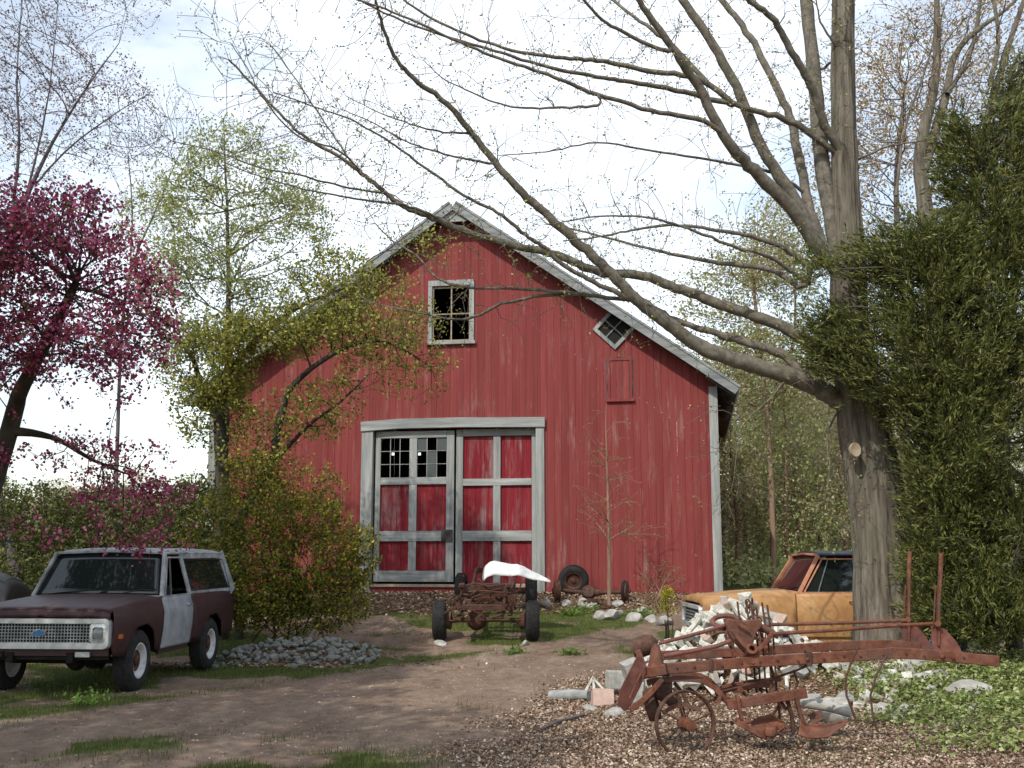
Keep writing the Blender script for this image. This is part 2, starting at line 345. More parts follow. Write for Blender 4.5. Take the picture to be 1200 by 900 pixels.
def leaf_quads(P, s0, s1, flat=0., asp=.6, nrm=None):
    """one small folded-flat rhombus per point; flat 1 = lying level, 0 = any way"""
    n = len(P); u = rng.normal(size=(n, 3)); u[:, 2] *= (1-flat); u /= np.linalg.norm(u, axis=1, keepdims=True)+1e-9
    w_ = rng.normal(size=(n, 3)); w_[:, 2] *= (1-flat); v_ = np.cross(u, w_)
    if flat > 0: v_ = np.cross(np.array([0, 0, 1.])+rng.normal(size=(n, 3))*(1-flat)*.8, u)
    v_ /= np.linalg.norm(v_, axis=1, keepdims=True)+1e-9
    s = rng.uniform(s0, s1, (n, 1)); k = rng.uniform(-.12, .12, (n, 1))
    a = P-u*s*.5; b = P+v_*s*asp*.5+u*s*k; c_ = P+u*s*.5; d = P-v_*s*asp*.5+u*s*k
    return np.stack([a, b, c_, d], 1).reshape(-1, 3), np.arange(4*n).reshape(-1, 4)
M['grassb'] = mat_leaf('grass_blade', [(0, (.045, .07, .012)), (.5, (.085, .115, .022)), (.85, (.14, .155, .04)), (1, (.24, .21, .10))], .3)
P = scatter(380000, -9, 7, 8.3, 25, grassmask)
tag(blades(P, .02, .065, .008, 'grass', M['grassb']), 'short patchy green grass beside the dirt drive', 'grass', kind='stuff')
M['litterleaf'] = mat_leaf('dry_leaf', [(0, (.085, .05, .033)), (.3, (.20, .125, .08)), (.6, (.33, .23, .16)), (.88, (.47, .36, .27)), (1, (.66, .58, .48))], .1, .8)
P = scatter(260000, -1.2, 9, 8.3, 17.3, lambda x, y: littermask(x, y)*np.clip(.25+1.5*fbm(x*2.3, y*2.3, 91, 3), 0, 1)); P[:, 2] += rng.uniform(.004, .03, len(P))
V, Fq = leaf_quads(P, .014, .045, .45, .7)
tag(np_mesh('leaf_litter', V, Fq, M['litterleaf']), 'tan dry leaves and wood chips under the rusty plow', 'leaf litter', kind='stuff')
P = scatter(60000, -6, 8, 17.5, 27, lambda x, y: littermask(x, y)*.8); P[:, 2] += rng.uniform(.004, .03, len(P))
V, Fq = leaf_quads(P, .04, .09, .55, .75)
tag(np_mesh('leaf_litter', V, Fq, M['litterleaf']), 'brown fallen leaves along the foot of the red barn', 'leaf litter', kind='stuff')
P = scatter(2600, -7, 2, 8.3, 20, lambda x, y: .9*(1-grassmask(x, y))); P[:, 2] += .004
V, Fq = leaf_quads(P, .015, .045, .7, .7)
tag(np_mesh('leaf_litter', V, Fq, M['litterleaf']), 'scattered bits of dry leaf on the bare dirt drive', 'leaf litter', kind='stuff')
M['cover'] = mat_leaf('ground_cover_leaf', [(0, (.09, .13, .03)), (.5, (.21, .26, .07)), (.85, (.35, .38, .15)), (1, (.52, .52, .30))], .3)
P = scatter(95000, 2.5, 9.5, 9.0, 15.5, covermask); P[:, 2] += rng.uniform(.01, .16, len(P))*(.4+.9*vn(P[:, 0]*3, P[:, 1]*3, 8))
V, Fq = leaf_quads(P, .03, .065, .45, .75)
tag(np_mesh('ground_cover', V, Fq, M['cover']), 'low leafy green ground cover on the bank at the right', 'ground cover', kind='stuff')
# pebbles on the drive
mb = MB(); bv = []; bf = []
P = scatter(16000, -8, 6, 8.3, 20, lambda x, y: .35*(1-grassmask(x, y)))
tet = np.array([[1, 0, -.3], [-.5, .9, -.3], [-.6, -.8, -.3], [.1, .1, .6]]); n = len(P); s = rng.uniform(.005, .018, (n, 1, 1))
an = rng.uniform(0, 6.28, n); ca, sa = np.cos(an), np.sin(an); Rm = np.zeros((n, 3, 3)); Rm[:, 0, 0] = ca; Rm[:, 0, 1] = -sa; Rm[:, 1, 0] = sa; Rm[:, 1, 1] = ca; Rm[:, 2, 2] = .8
V = (P[:, None, :]+np.einsum('nij,kj->nki', Rm, tet)*s).reshape(-1, 3); Fq = (np.arange(n)[:, None, None]*4+np.array([[0, 1, 3], [1, 2, 3], [2, 0, 3]])[None]).reshape(-1, 3)
M['pebble'] = mat_leaf('pebble', [(0, (.12, .1, .09)), (1, (.42, .38, .34))], 0)
tag(np_mesh('gravel', V, Fq, M['pebble']), 'small grey stones in the dirt of the drive', 'gravel', kind='stuff')
# ------------------------------------------------------------------ barn
_L = W(240, 690, 27.5); _Rr = W(845, 690, 25.5); _Lx, _Rx = Vector((_L.x, _L.y)), Vector((_Rr.x, _Rr.y))
BW = (_Rx-_Lx).length; BANG = math.atan2(_Rx.y-_Lx.y, _Rx.x-_Lx.x); BC = (_Lx+_Rx)/2; BZ = .86
barn = empty('barn', (BC.x, BC.y, BZ), (0, 0, BANG), label='weathered red wooden gabled barn with grey framed sliding doors', cat='barn')
BMi = (Matrix.Translation((BC.x, BC.y, BZ)) @ Matrix.Rotation(BANG, 4, 'Z')).inverted()
def BU(px, py, yl=0.):
    o = BMi @ Vector((0, 0, EYE)); d = BMi.to_3x3() @ ray(px, py); t = (yl-o.y)/d.y; p = o+d*t; return p.x, p.z
hw = BW/2; _pk = BU(527, 250)[1]; _ev = (BU(843, 452)[1]+BU(240, 458)[1])/2
XP = 0.0
def topz(x): return _pk-(_pk-_ev)*abs(x-XP)/hw
SL = math.atan2(_pk-_ev, hw); BD = 14.0
def strips(mb, x0, x1, topf, ops, bw=.17, y=0., th=.022, bot=None, M_=None):
    xs_ = sorted(set([round(x0+i*bw, 4) for i in range(int((x1-x0)/bw)+1)]+[x1]+[o[0] for o in ops]+[o[1] for o in ops]))
    xs_ = [a for a in xs_ if x0-1e-3 <= a <= x1+1e-3]
    for a, b in zip(xs_[:-1], xs_[1:]):
        if b-a < .012: continue
        mid = (a+b)/2; z = (bot(mid) if bot else -.3)+random.uniform(-.015, .015); cuts = sorted([(o[2], o[3]) for o in ops if o[0]-1e-4 <= mid <= o[1]+1e-4])
        segs = []
        for c0, c1 in cuts:
            if c0 > z: segs.append((z, c0, False))
            z = c1
        segs.append((z, None, True)); g = .0022; dy = random.uniform(-.004, .004)
        for z0, z1, top in segs:
            za = topf(a+g) if top else z1; zb = topf(b-g) if top else z1
            P_ = [(a+g, y+dy, z0), (b-g, y+dy, z0), (b-g, y+dy+th, z0), (a+g, y+dy+th, z0), (a+g, y+dy, za), (b-g, y+dy, zb), (b-g, y+dy+th, zb), (a+g, y+dy+th, za)]
            mb.add(P_, [(0, 3, 2, 1), (4, 5, 6, 7), (0, 1, 5, 4), (1, 2, 6, 5), (2, 3, 7, 6), (3, 0, 4, 7)], 0, M_)
wx0, wz1 = BU(507, 337); wx1, wz0 = BU(551, 399)
dx0, dz1 = BU(437, 503); dx1, _ = BU(630, 503); dz0 = BU(530, 686)[1]
dz1 = BU(530, 502)[1]
mb = MB(); strips(mb, -hw, hw, topz, [(wx0, wx1, wz0, wz1), (dx0, dx1, -1, dz1)]); mb.build('wall', M['red'], barn)
# back wall with two small knot holes that let daylight through
holes = []
for hx in (460.5, 491.5):
    cx, cz = BU(hx, 532, BD); holes.append((cx-.05, cx+.05, cz-.05, cz+.05))
mb = MB(); strips(mb, -hw, hw, topz, holes, .3, BD); mb.build('wall', M['red'], barn)
for sx in (-1, 1):
    mb = MB(); Mx = Matrix.Translation((sx*(hw-.03), 0, 0)) @ Matrix.Rotation(R(90), 4, 'Z')
    strips(mb, .05, BD, lambda x: _ev-.02, [], .17, 0, .022, None, Mx); mb.build('wall', M['red'], barn)
MB().bb(-hw+.05, hw-.05, .06, BD-.05, -.2, -.02).build('floor', M['dark'], barn)
# stone footing
mb = MB(); x = -hw; M['stone'] = mat_var('grey_field_stone', [(.3, (.12, .11, .10)), (.55, (.26, .24, .22)), (.75, (.42, .40, .37))], 7, .9)
while x < hw:
    if x > 0 and mb.v and mb.v[0][0] < 0: mb.build('foundation', M['stone'], barn, 40); mb = MB()
    l = random.uniform(.25, .6)
    if not (dx0-.1 < x < dx1+.1): mb.rock((x+l/2, .12, -.32), (l, .35, .34), None, 0, int(x*50)+900)
    x += l*.9
mb.build('foundation', M['stone'], barn, 40)
# roof: two slopes with rake boards, overhanging
OVF, OVS, TH = .42, .48, .14
for sx in (-1, 1):
    L = (hw+OVS)/math.cos(SL); Mx = Matrix.Translation((0, 0, _pk+.03)) @ Matrix.Rotation(sx*SL, 4, 'Y')
    mb = MB(); x0, x1 = (0, L) if sx > 0 else (-L, 0)
    mb.add([(x0, -OVF, .03), (x1, -OVF, .03), (x1, BD+.3, .03), (x0, BD+.3, .03), (x0, -OVF, TH), (x1, -OVF, TH), (x1, BD+.3, TH), (x0, BD+.3, TH)],
           [(0, 3, 2, 1), (4, 5, 6, 7), (0, 1, 5, 4), (1, 2, 6, 5), (2, 3, 7, 6), (3, 0, 4, 7)], 0, Mx); rf = mb.build('roof', M['roof'], barn)
    mb = MB(); k = 0
    xo = sx*L
    for j in range(-1, 8):       # rafter tails under the eave
        y0 = .1+.6*j if j >= 0 else -OVF+.06; xa, xb = sorted((xo-sx*.8, xo-sx*.03)); rt_ = MB()
        rt_.add([(xa, y0, -.12), (xb, y0, -.12), (xb, y0+.06, -.12), (xa, y0+.06, -.12), (xa, y0, .025), (xb, y0, .025), (xb, y0+.06, .025), (xa, y0+.06, .025)],
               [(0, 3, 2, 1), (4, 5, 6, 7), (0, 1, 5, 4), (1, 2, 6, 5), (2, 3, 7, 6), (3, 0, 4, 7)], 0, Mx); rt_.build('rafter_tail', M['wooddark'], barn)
    mb = MB()
    mb.add([(x0, -OVF+.03, .0), (x1, -OVF+.03, .0), (x1, .02, .0), (x0, .02, .0), (x0, -OVF+.03, .026), (x1, -OVF+.03, .026), (x1, .02, .026), (x0, .02, .026)],
           [(0, 3, 2, 1), (4, 5, 6, 7), (0, 1, 5, 4), (1, 2, 6, 5), (2, 3, 7, 6), (3, 0, 4, 7)], 0, Mx)
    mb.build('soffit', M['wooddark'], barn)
    mb = MB(); a, b = (x0, x1) if sx > 0 else (x0, x1)
    mb.add([(a, -OVF-.03, -.07), (b, -OVF-.03, -.07), (b, -OVF+.0, -.07), (a, -OVF+.0, -.07), (a, -OVF-.03, .105), (b, -OVF-.03, .105), (b, -OVF, .105), (a, -OVF, .105)],
           [(0, 3, 2, 1), (4, 5, 6, 7), (0, 1, 5, 4), (1, 2, 6, 5), (2, 3, 7, 6), (3, 0, 4, 7)], 0, Mx)
    mb.add([(a, -OVF-.05, .108), (b, -OVF-.05, .108), (b, -OVF+.05, .108), (a, -OVF+.05, .108), (a, -OVF-.05, .16), (b, -OVF-.05, .16), (b, -OVF+.05, .16), (a, -OVF+.05, .16)],
           [(0, 3, 2, 1), (4, 5, 6, 7), (0, 1, 5, 4), (1, 2, 6, 5), (2, 3, 7, 6), (3, 0, 4, 7)], 0, Mx)
    mb.build('rake_board', M['woodrake'], barn)
    mb = MB(); mb.bb(sx*(hw-.07)-.085, sx*(hw-.07)+.085, -.045, -.012, -.25, _ev-.12); mb.build('corner_board', M['woodv'], barn)
    mb = MB(); mb.bb(sx*(hw+.03)-.012, sx*(hw+.03)+.012, -.045, .14, -.25, _ev-.06); mb.build('corner_board', M['woodv'], barn)
MB().prism([(-.36, _pk-.34), (.36, _pk-.34), (0, _pk-.03)], .0, .03, Matrix.Rotation(R(90), 4, 'X') @ Matrix.Translation((0, 0, OVF-.07))).build('peak_trim', M['woodh'], barn)
# gable window: four lights, two of glass missing
fw = .10
wf = MB(); wf.bb(wx0-fw, wx0, -.05, .05, wz0-.02, wz1+.02).bb(wx1, wx1+fw, -.05, .05, wz0-.02, wz1+.02).bb(wx0-fw, wx1+fw, -.055, .05, wz1+.02, wz1+.16).bb(wx0-fw-.04, wx1+fw+.04, -.09, .05, wz0-.09, wz0-.02)
win = wf.build('window', M['woodv'], barn, bevel=.006)
mb = MB(); cx = (wx0+wx1)/2; cz = wz0+(wz1-wz0)*.5
mb.bb(cx-.016, cx+.016, .01, .035, wz0, wz1).bb(wx0, wx1, .008, .037, cz-.014, cz+.014); mb.bb(wx0, wx0+.035, .005, .04, wz0, wz1).bb(wx1-.035, wx1, .005, .04, wz0, wz1).bb(wx0+.035, wx1-.035, .004, .041, wz0, wz0+.035).bb(wx0+.035, wx1-.035, .004, .041, wz1-.035, wz1)
mb.build('sash', M['woodtan'], win)
# diamond window under the right rake
ux, uz = BU(720, 385); s_ = .37; Mx = Matrix.Translation((ux, 0, uz)) @ Matrix.Rotation(R(44), 4, 'Y')
mb = MB()
for (a, b, c_, d) in ((-s_, s_, -s_, -s_+.085), (-s_, s_, s_-.085, s_), (-s_, -s_+.085, -s_+.085, s_-.085), (s_-.085, s_, -s_+.085, s_-.085)):
    mb.box(((a+b)/2, -.03, (c_+d)/2), (b-a, .05, d-c_)) if False else mb.add([(a, -.055, c_), (b, -.055, c_), (b, -.008, c_), (a, -.008, c_), (a, -.055, d), (b, -.055, d), (b, -.008, d), (a, -.008, d)], [(0, 3, 2, 1), (4, 5, 6, 7), (0, 1, 5, 4), (1, 2, 6, 5), (2, 3, 7, 6), (3, 0, 4, 7)], 0, Mx)
dw = mb.build('window', M['woodv'], barn); dw['label'] = 'small diamond shaped window in grey frame'
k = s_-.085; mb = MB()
mb.add([(-k, -.014, -k), (k, -.014, -k), (k, -.009, -k), (-k, -.009, -k), (-k, -.014, k), (k, -.014, k), (k, -.009, k), (-k, -.009, k)], [(0, 3, 2, 1), (4, 5, 6, 7), (0, 1, 5, 4), (1, 2, 6, 5), (2, 3, 7, 6), (3, 0, 4, 7)], 0, Mx); mb.build('pane', M['dark'], dw)  # near-black sheet painted as the unlit recess; the wall behind is not cut
mb = MB()
for (a, b, c_, d) in ((-.014, .014, -k, k), (-k, -.016, -.014, .014), (.016, k, -.014, .014)):
    mb.add([(a, -.04, c_), (b, -.04, c_), (b, -.016, c_), (a, -.016, c_), (a, -.04, d), (b, -.04, d), (b, -.016, d), (a, -.016, d)], [(0, 3, 2, 1), (4, 5, 6, 7), (0, 1, 5, 4), (1, 2, 6, 5), (2, 3, 7, 6), (3, 0, 4, 7)], 0, Mx)
mb.build('sash', M['woodv'], dw)
# small red loft hatch
hx0, hz1 = BU(712, 420); hx1, hz0 = BU(741, 467)
mb = MB(); mb.bb(hx0, hx0+.055, -.035, -.006, hz0, hz1).bb(hx1-.055, hx1, -.035, -.006, hz0, hz1).bb(hx0+.055, hx1-.055, -.033, -.006, hz1-.06, hz1).bb(hx0-.05, hx1+.05, -.07, -.006, hz0-.07, hz0-.002)
for a in range(3):
    xx = hx0+.057+a*(hx1-hx0-.114)/3; mb.bb(xx, xx+(hx1-hx0-.114)/3-.012, -.016, -.007, hz0, hz1-.062)
mb.build('hatch', M['red'], barn); MB().bb(hx0-.03, hx1+.03, -.009, -.0055, hz0, hz1+.025).build('hatch_shadow_outline', M['wooddark'], barn)  # dark sheet peeping out round the hatch paints its shadow outline
# door frame
fx0, fz1 = BU(425, 494); fx1, _ = BU(638, 494); fz1 = BU(530, 491.5)[1]; zb = BU(530, 686)[1]
MB().bb(fx0, dx0+.02, -.06, .10, zb-.16, dz1-.004).build('door_post', M['woodv'], barn, bevel=.008)
MB().bb(dx1-.04, fx1, -.06, .10, zb-.2, dz1-.004).build('door_post', M['woodv'], barn, bevel=.008)
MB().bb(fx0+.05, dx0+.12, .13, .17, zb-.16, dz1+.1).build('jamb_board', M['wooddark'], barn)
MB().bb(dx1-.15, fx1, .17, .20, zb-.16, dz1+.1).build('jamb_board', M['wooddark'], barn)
mb = MB(); mb.poly([(fx0-.02, -.03, (dz1+fz1)/2-.035), (fx0+.9, -.03, (dz1+fz1)/2+.02), (fx0+2.4, -.03, (dz1+fz1)/2+.025), (fx1+.02, -.03, (dz1+fz1)/2-.01)], .13, (fz1-dz1)+.02); mb.build('door_header', M['woodh'], barn, bevel=.008)
def leaf(label, X, rails, mids, name, mat, ystart, glass=False):
    """X = (left0,left1, mid0,mid1, right0,right1) pixels; rails = [(top,bottom)...] pixels from the top"""
    u = [BU(a, 600)[0] for a in X]; zr = [(BU(530, a)[1], BU(530, b)[1]) for a, b in rails]; y0 = ystart
    st = MB()
    for a, b in ((u[0], u[1]), (u[4], u[5])): st.bb(a, b, y0, y0+.055, zr[-1][1]+.0, zr[0][0])
    for i in range(len(zr)-1): st.bb(u[2], u[3], y0+.004, y0+.05, zr[i+1][0]+.002, zr[i][1]-.002)
    dd = st.build('door', M['woodv'], barn, bevel=.005); dd['label'] = label
    for i, (a, b) in enumerate(zr): MB().bb(u[1]+.002, u[4]-.002, y0-.008+.006*(i % 2), y0+.05, b, a).build('rail', M['woodh'], dd, bevel=.005)
    for i in range(len(zr)-1):
        for a, b in ((u[1], u[2]), (u[3], u[4])):
            if glass and i == 0: continue
            pn = MB(); strips(pn, a-.03, b+.03, lambda x: zr[i][1]+.02, [], .11, y0+.060, .015, lambda x: zr[i+1][0]); pn.build('panel', M['red_panel'], dd)
    return dd, u, zr
rails = [(504, 512), (558.5, 567), (622, 634), (669, 682)]
d1, u, zr = leaf('left sliding door with small glazed lights above red panels', (438, 444, 478, 487, 522, 531), rails, None, 'door', None, .06, True)
d2, u2, zr2 = leaf('right sliding door with six faded red panels', (533, 541, 577, 585.5, 622.5, 630), [(503, 511), (561, 569), (622, 634), (684, 690)], None, 'door', None, .10)
sa = MB(); pn = MB()
for k, (a, b) in enumerate(((u[1], u[2]), (u[3], u[4]))):
    z1, z0 = zr[0][1], zr[1][0]
    for i in (1, 2): xx = a+(b-a)*i/3; sa.bb(xx-.008, xx+.008, .075, .095, z0, z1)
    for i in (1, 2): zz = z0+(z1-z0)*i/3; sa.bb(a, b, .073, .097, zz-.007, zz+.007)
    for i in range(3):
        for j in range(3):
            if (k == 1 and (i, j) in ((0, 2), (1, 0), (1, 1), (2, 2))):
                pn.bb(a+(b-a)*i/3+.012, a+(b-a)*(i+1)/3-.012, .083, .087, z0+(z1-z0)*j/3+.012, z0+(z1-z0)*(j+1)/3-.012, 0 if k == 0 else 1)
sa.build('sash', M['woodv'], d1)
q = Mat('grimy_pane', .3, 0, .5); q.color((.10, .115, .115)); q.b.inputs['Alpha'].default_value = .8; M['grime'] = q.m
pn.build('pane', [M['dglass'], M['grime']], d1)
_x, _z = BU(522, 627); MB().bb(_x-.11, _x+.16, .02, .048, _z-.14, _z+.13).build('latch_plate', M['wooddark'], d1)
_x0 = BU(440, 600)[0]; _x1 = BU(532, 600)[0]; _x2 = BU(640, 600)[0]; zs = BU(530, 683)[1]
MB().bb(fx0+.02, fx1-.25, -.02, .16, zs-.10, zs-.035).build('door_sill', M['woodtan'], barn)
mb = MB(); mb.bb(_x0-.1, _x2-.3, .03, .07, zs-.28, zs-.102); mb.build('skirt_board', M['redtrim'], barn)
MB().bb(_x0+.5, _x2-.8, -.10, .028, zs-.38, zs-.283).build('door_step', M['woodtan'], barn)
# ------------------------------------------------------------------ vehicles
M['tyre'] = mat_var('tyre_rubber', [(.35, (.012, .012, .012)), (.7, (.035, .033, .030))], 12, .85, bump=.2)
M['rimw'] = mat_var('white_steel_wheel', [(.3, (.30, .29, .27)), (.5, (.58, .58, .57))], 9, .45)
M['chrome'] = mat_var('dull_chrome', [(.3, (.35, .35, .35)), (.6, (.62, .63, .64))], 9, .3, metal=.85)
M['grille'] = mat_var('tarnished_grille_bars', [(.3, (.16, .17, .18)), (.6, (.34, .36, .37))], 9, .4, metal=.5)
M['whitemetal'] = mat_var('pale_bright_trim', [(.3, (.34, .34, .33)), (.6, (.55, .55, .54))], 9, .35, metal=.25)
q = Mat('maroon_faded_paint', .5, 0, .4); v = q.coord(); n = q.noise(v, 2.4, 7, .7)
q.color(q.mix(q.ramp(q.noise(v, 8, 7, .75), [(.56, 0.), (.72, .5)]), q.ramp(n, [(.3, (.025, .008, .010)), (.6, (.050, .016, .019)), (.8, (.08, .04, .035))]), (.10, .055, .035))); M['maroon'] = q.m
q = Mat('orange_faded_paint', .55, 0, .35); v = q.coord(); n = q.noise(v, 1.8, 7, .7)
zz = q.n('ShaderNodeSeparateXYZ'); q.l(v, zz.inputs[0]); lowr = q.math('SUBTRACT', .72, zz.outputs[2])
cc = q.ramp(n, [(.3, (.30, .145, .055)), (.5, (.42, .23, .09)), (.72, (.52, .34, .18))])
rr = q.ramp(q.math('ADD', q.noise(v, 9, 8, .75), q.math('MULTIPLY', lowr, .28)), [(.56, 0.), (.68, .85)])
cc = q.mix(q.ramp(q.noise(v, 6, 8, .8), [(.52, 0.), (.66, .7)]), cc, (.30, .12, .05)); q.color(q.mix(rr, cc, (.17, .055, .02))); q.bump(q.noise(v, 30, 4), .15, .004); M['orange'] = q.m
M['whitedoor'] = mat_var('chalky_grey_primer', [(.3, (.19, .20, .215)), (.5, (.29, .30, .315)), (.75, (.38, .385, .39))], 4, .7)
M['roofpale'] = mat_var('pale_weathered_roof_paint', [(.35, (.16, .16, .16)), (.5, (.30, .305, .31)), (.7, (.48, .485, .49))], 4, .6)
M['vinyl'] = mat_var('black_vinyl_roof', [(.3, (.014, .016, .02)), (.7, (.035, .04, .048))], 12, .5)
M['primer'] = mat_var('pinkish_primer', [(.3, (.38, .16, .09)), (.7, (.56, .26, .16))], 6, .6)
M['darkgreen'] = mat_flat('dark_green_car_paint', (.008, .014, .014), .5, 0, .3)
M['under'] = mat_var('near_black_underbody', [(.3, (.006, .006, .006)), (.7, (.02, .016, .013))], 8, .9)  # near-black tone for floor pan, inner fenders, axles and radiator
q = Mat('lamp_glass', .15, 0, .6); q.color((.16, .17, .18)); M['lamp'] = q.m
M['amber'] = mat_flat('amber_lens', (.5, .12, .02), .3); M['bluebadge'] = mat_flat('blue_badge_enamel', (.02, .10, .26), .35)
M['seat'] = mat_var('dark_seat_cloth', [(.3, (.02, .02, .02)), (.7, (.06, .055, .05))], 5)
def sheet(outline, zc, xc, yf, side, arches=()):
    bm = bmesh.new(); vs = [bm.verts.new((x, 0, z)) for x, z in outline]; f = bm.faces.new(vs); bmesh.ops.triangulate(bm, faces=[f])
    for z in zc: bmesh.ops.bisect_plane(bm, geom=bm.verts[:]+bm.edges[:]+bm.faces[:], plane_co=(0, 0, z), plane_no=(0, 0, 1))
    for x in xc: bmesh.ops.bisect_plane(bm, geom=bm.verts[:]+bm.edges[:]+bm.faces[:], plane_co=(x, 0, 0), plane_no=(1, 0, 0))
    bmesh.ops.remove_doubles(bm, verts=bm.verts, dist=1e-4); bm.verts.index_update()
    V = [(v.co.x, side*yf(v.co.x, v.co.z), v.co.z) for v in bm.verts]; Fs = [tuple(x.index for x in q.verts) for q in bm.faces]
    Fs = [q if side > 0 else q[::-1] for q in Fs]; bm.free(); return V, Fs
def arch(cx, cz, r, zb, n=14, squash=.92):
    a0 = math.asin((zb-cz)/r/squash) if abs((zb-cz)/r/squash) < 1 else -.3
    return [(cx+r*math.cos(t), cz+squash*r*math.sin(t)) for t in [a0+(math.pi-2*a0)*i/n for i in range(n+1)]]
def interp(x, xs_, ys_): return float(np.interp(x, xs_, ys_))
def wheel(name, r, wd, parent, loc, rotz, style='white', rotx=0):
    e = empty(name, loc, (rotx, 0, rotz)); e.parent = parent
    Mx = Matrix.Rotation(R(-90), 4, 'X'); k = wd/2; ri = r*.56
    mb = MB(); mb.lathe([(ri, -k*.72), (ri+.02, -k*.95), (r*.80, -k*1.02), (r*.93, -k*.86), (r, -k*.62), (r*1.005, 0), (r, k*.62), (r*.93, k*.86), (r*.80, k*1.02), (ri+.02, k*.95), (ri, k*.72)], 40, Mx, closed=True)
    for row, zz_ in enumerate((-k*.5, -k*.17, k*.17, k*.5)):
        for i in range(36):
            t = 2*math.pi*(i+.5*(row % 2))/36; T = Mx @ Matrix.Rotation(t, 4, 'Z') @ Matrix.Translation((r*1.004, 0, zz_)); mb.box((0, 0, 0), (.012, r*.11, wd*.13), None); 
            nv = 8; 
            for j in range(nv): mb.v[-nv+j] = tuple(T @ Vector(mb.v[-nv+j]))
    mb.build('tyre', M['tyre'], e, 40)
    mt = {'white': M['rimw'], 'rust': M['rustd'], 'dark': M['under']}[style]
    mb = MB(); s = 1
    mb.lathe([(ri+.012, -k*.8), (ri-.01, -k*.85), (ri-.025, -k*.6), (ri-.03, k*.3), (ri-.005, k*.62), (ri+.014, k*.80), (ri+.014, k*.86), (ri-.012, k*.84), (ri-.035, k*.55), (ri-.05, k*.30), (r*.34, k*.42), (r*.24, k*.30), (r*.17, k*.32), (r*.17, k*.62), (r*.10, k*.68), (.001, k*.68), (.001, -k*.3), (ri-.04, -k*.3), (ri-.04, -k*.5)], 32, Mx, closed=True)
    for i in range(6):
        t = i*math.pi/3; mb.tube([Mx @ Vector((r*.22*math.cos(t), r*.22*math.sin(t), k*.3)), Mx @ Vector((r*.22*math.cos(t), r*.22*math.sin(t), k*.42))], .011, 6)
    mb.build('rim', mt, e, 35)
    hb_ = MB(); hb_.lathe([(r*.36, k*.43), (r*.35, k*.36), (r*.25, k*.335), (r*.185, k*.34), (r*.185, k*.64), (r*.12, k*.70), (.001, k*.70)], 24, Mx); hb_.build('hub', M['rustd'] if style != 'dark' else M['under'], e, 35)
    mb = MB()
    for i in range(8):
        t = i*math.pi/4+.2; mb.lathe([(r*.035, k*.36), (r*.03, k*.40), (.001, k*.40)], 8, Mx @ Matrix.Translation((r*.39*math.cos(t), r*.39*math.sin(t), .004)))
    return e
def bowtie(parent, x, y, z, s, rot):
    pts = [(-1, -.2), (-.72, .32), (-.28, .32), (-.28, .5), (.28, .5), (.28, .32), (1, .32), (.72, -.2), (.30, -.2), (.30, -.42), (-.30, -.42), (-.30, -.2)]
    Mx = Matrix.Translation((x, y, z)) @ rot
    MB().prism([(a*s*1.1, b*s*1.15) for a, b in pts], -.012, .004, Mx, 0).prism([(a*s, b*s) for a, b in pts], .0045, .008, Mx, 1).build('badge', [M['chrome'], M['bluebadge']], parent)
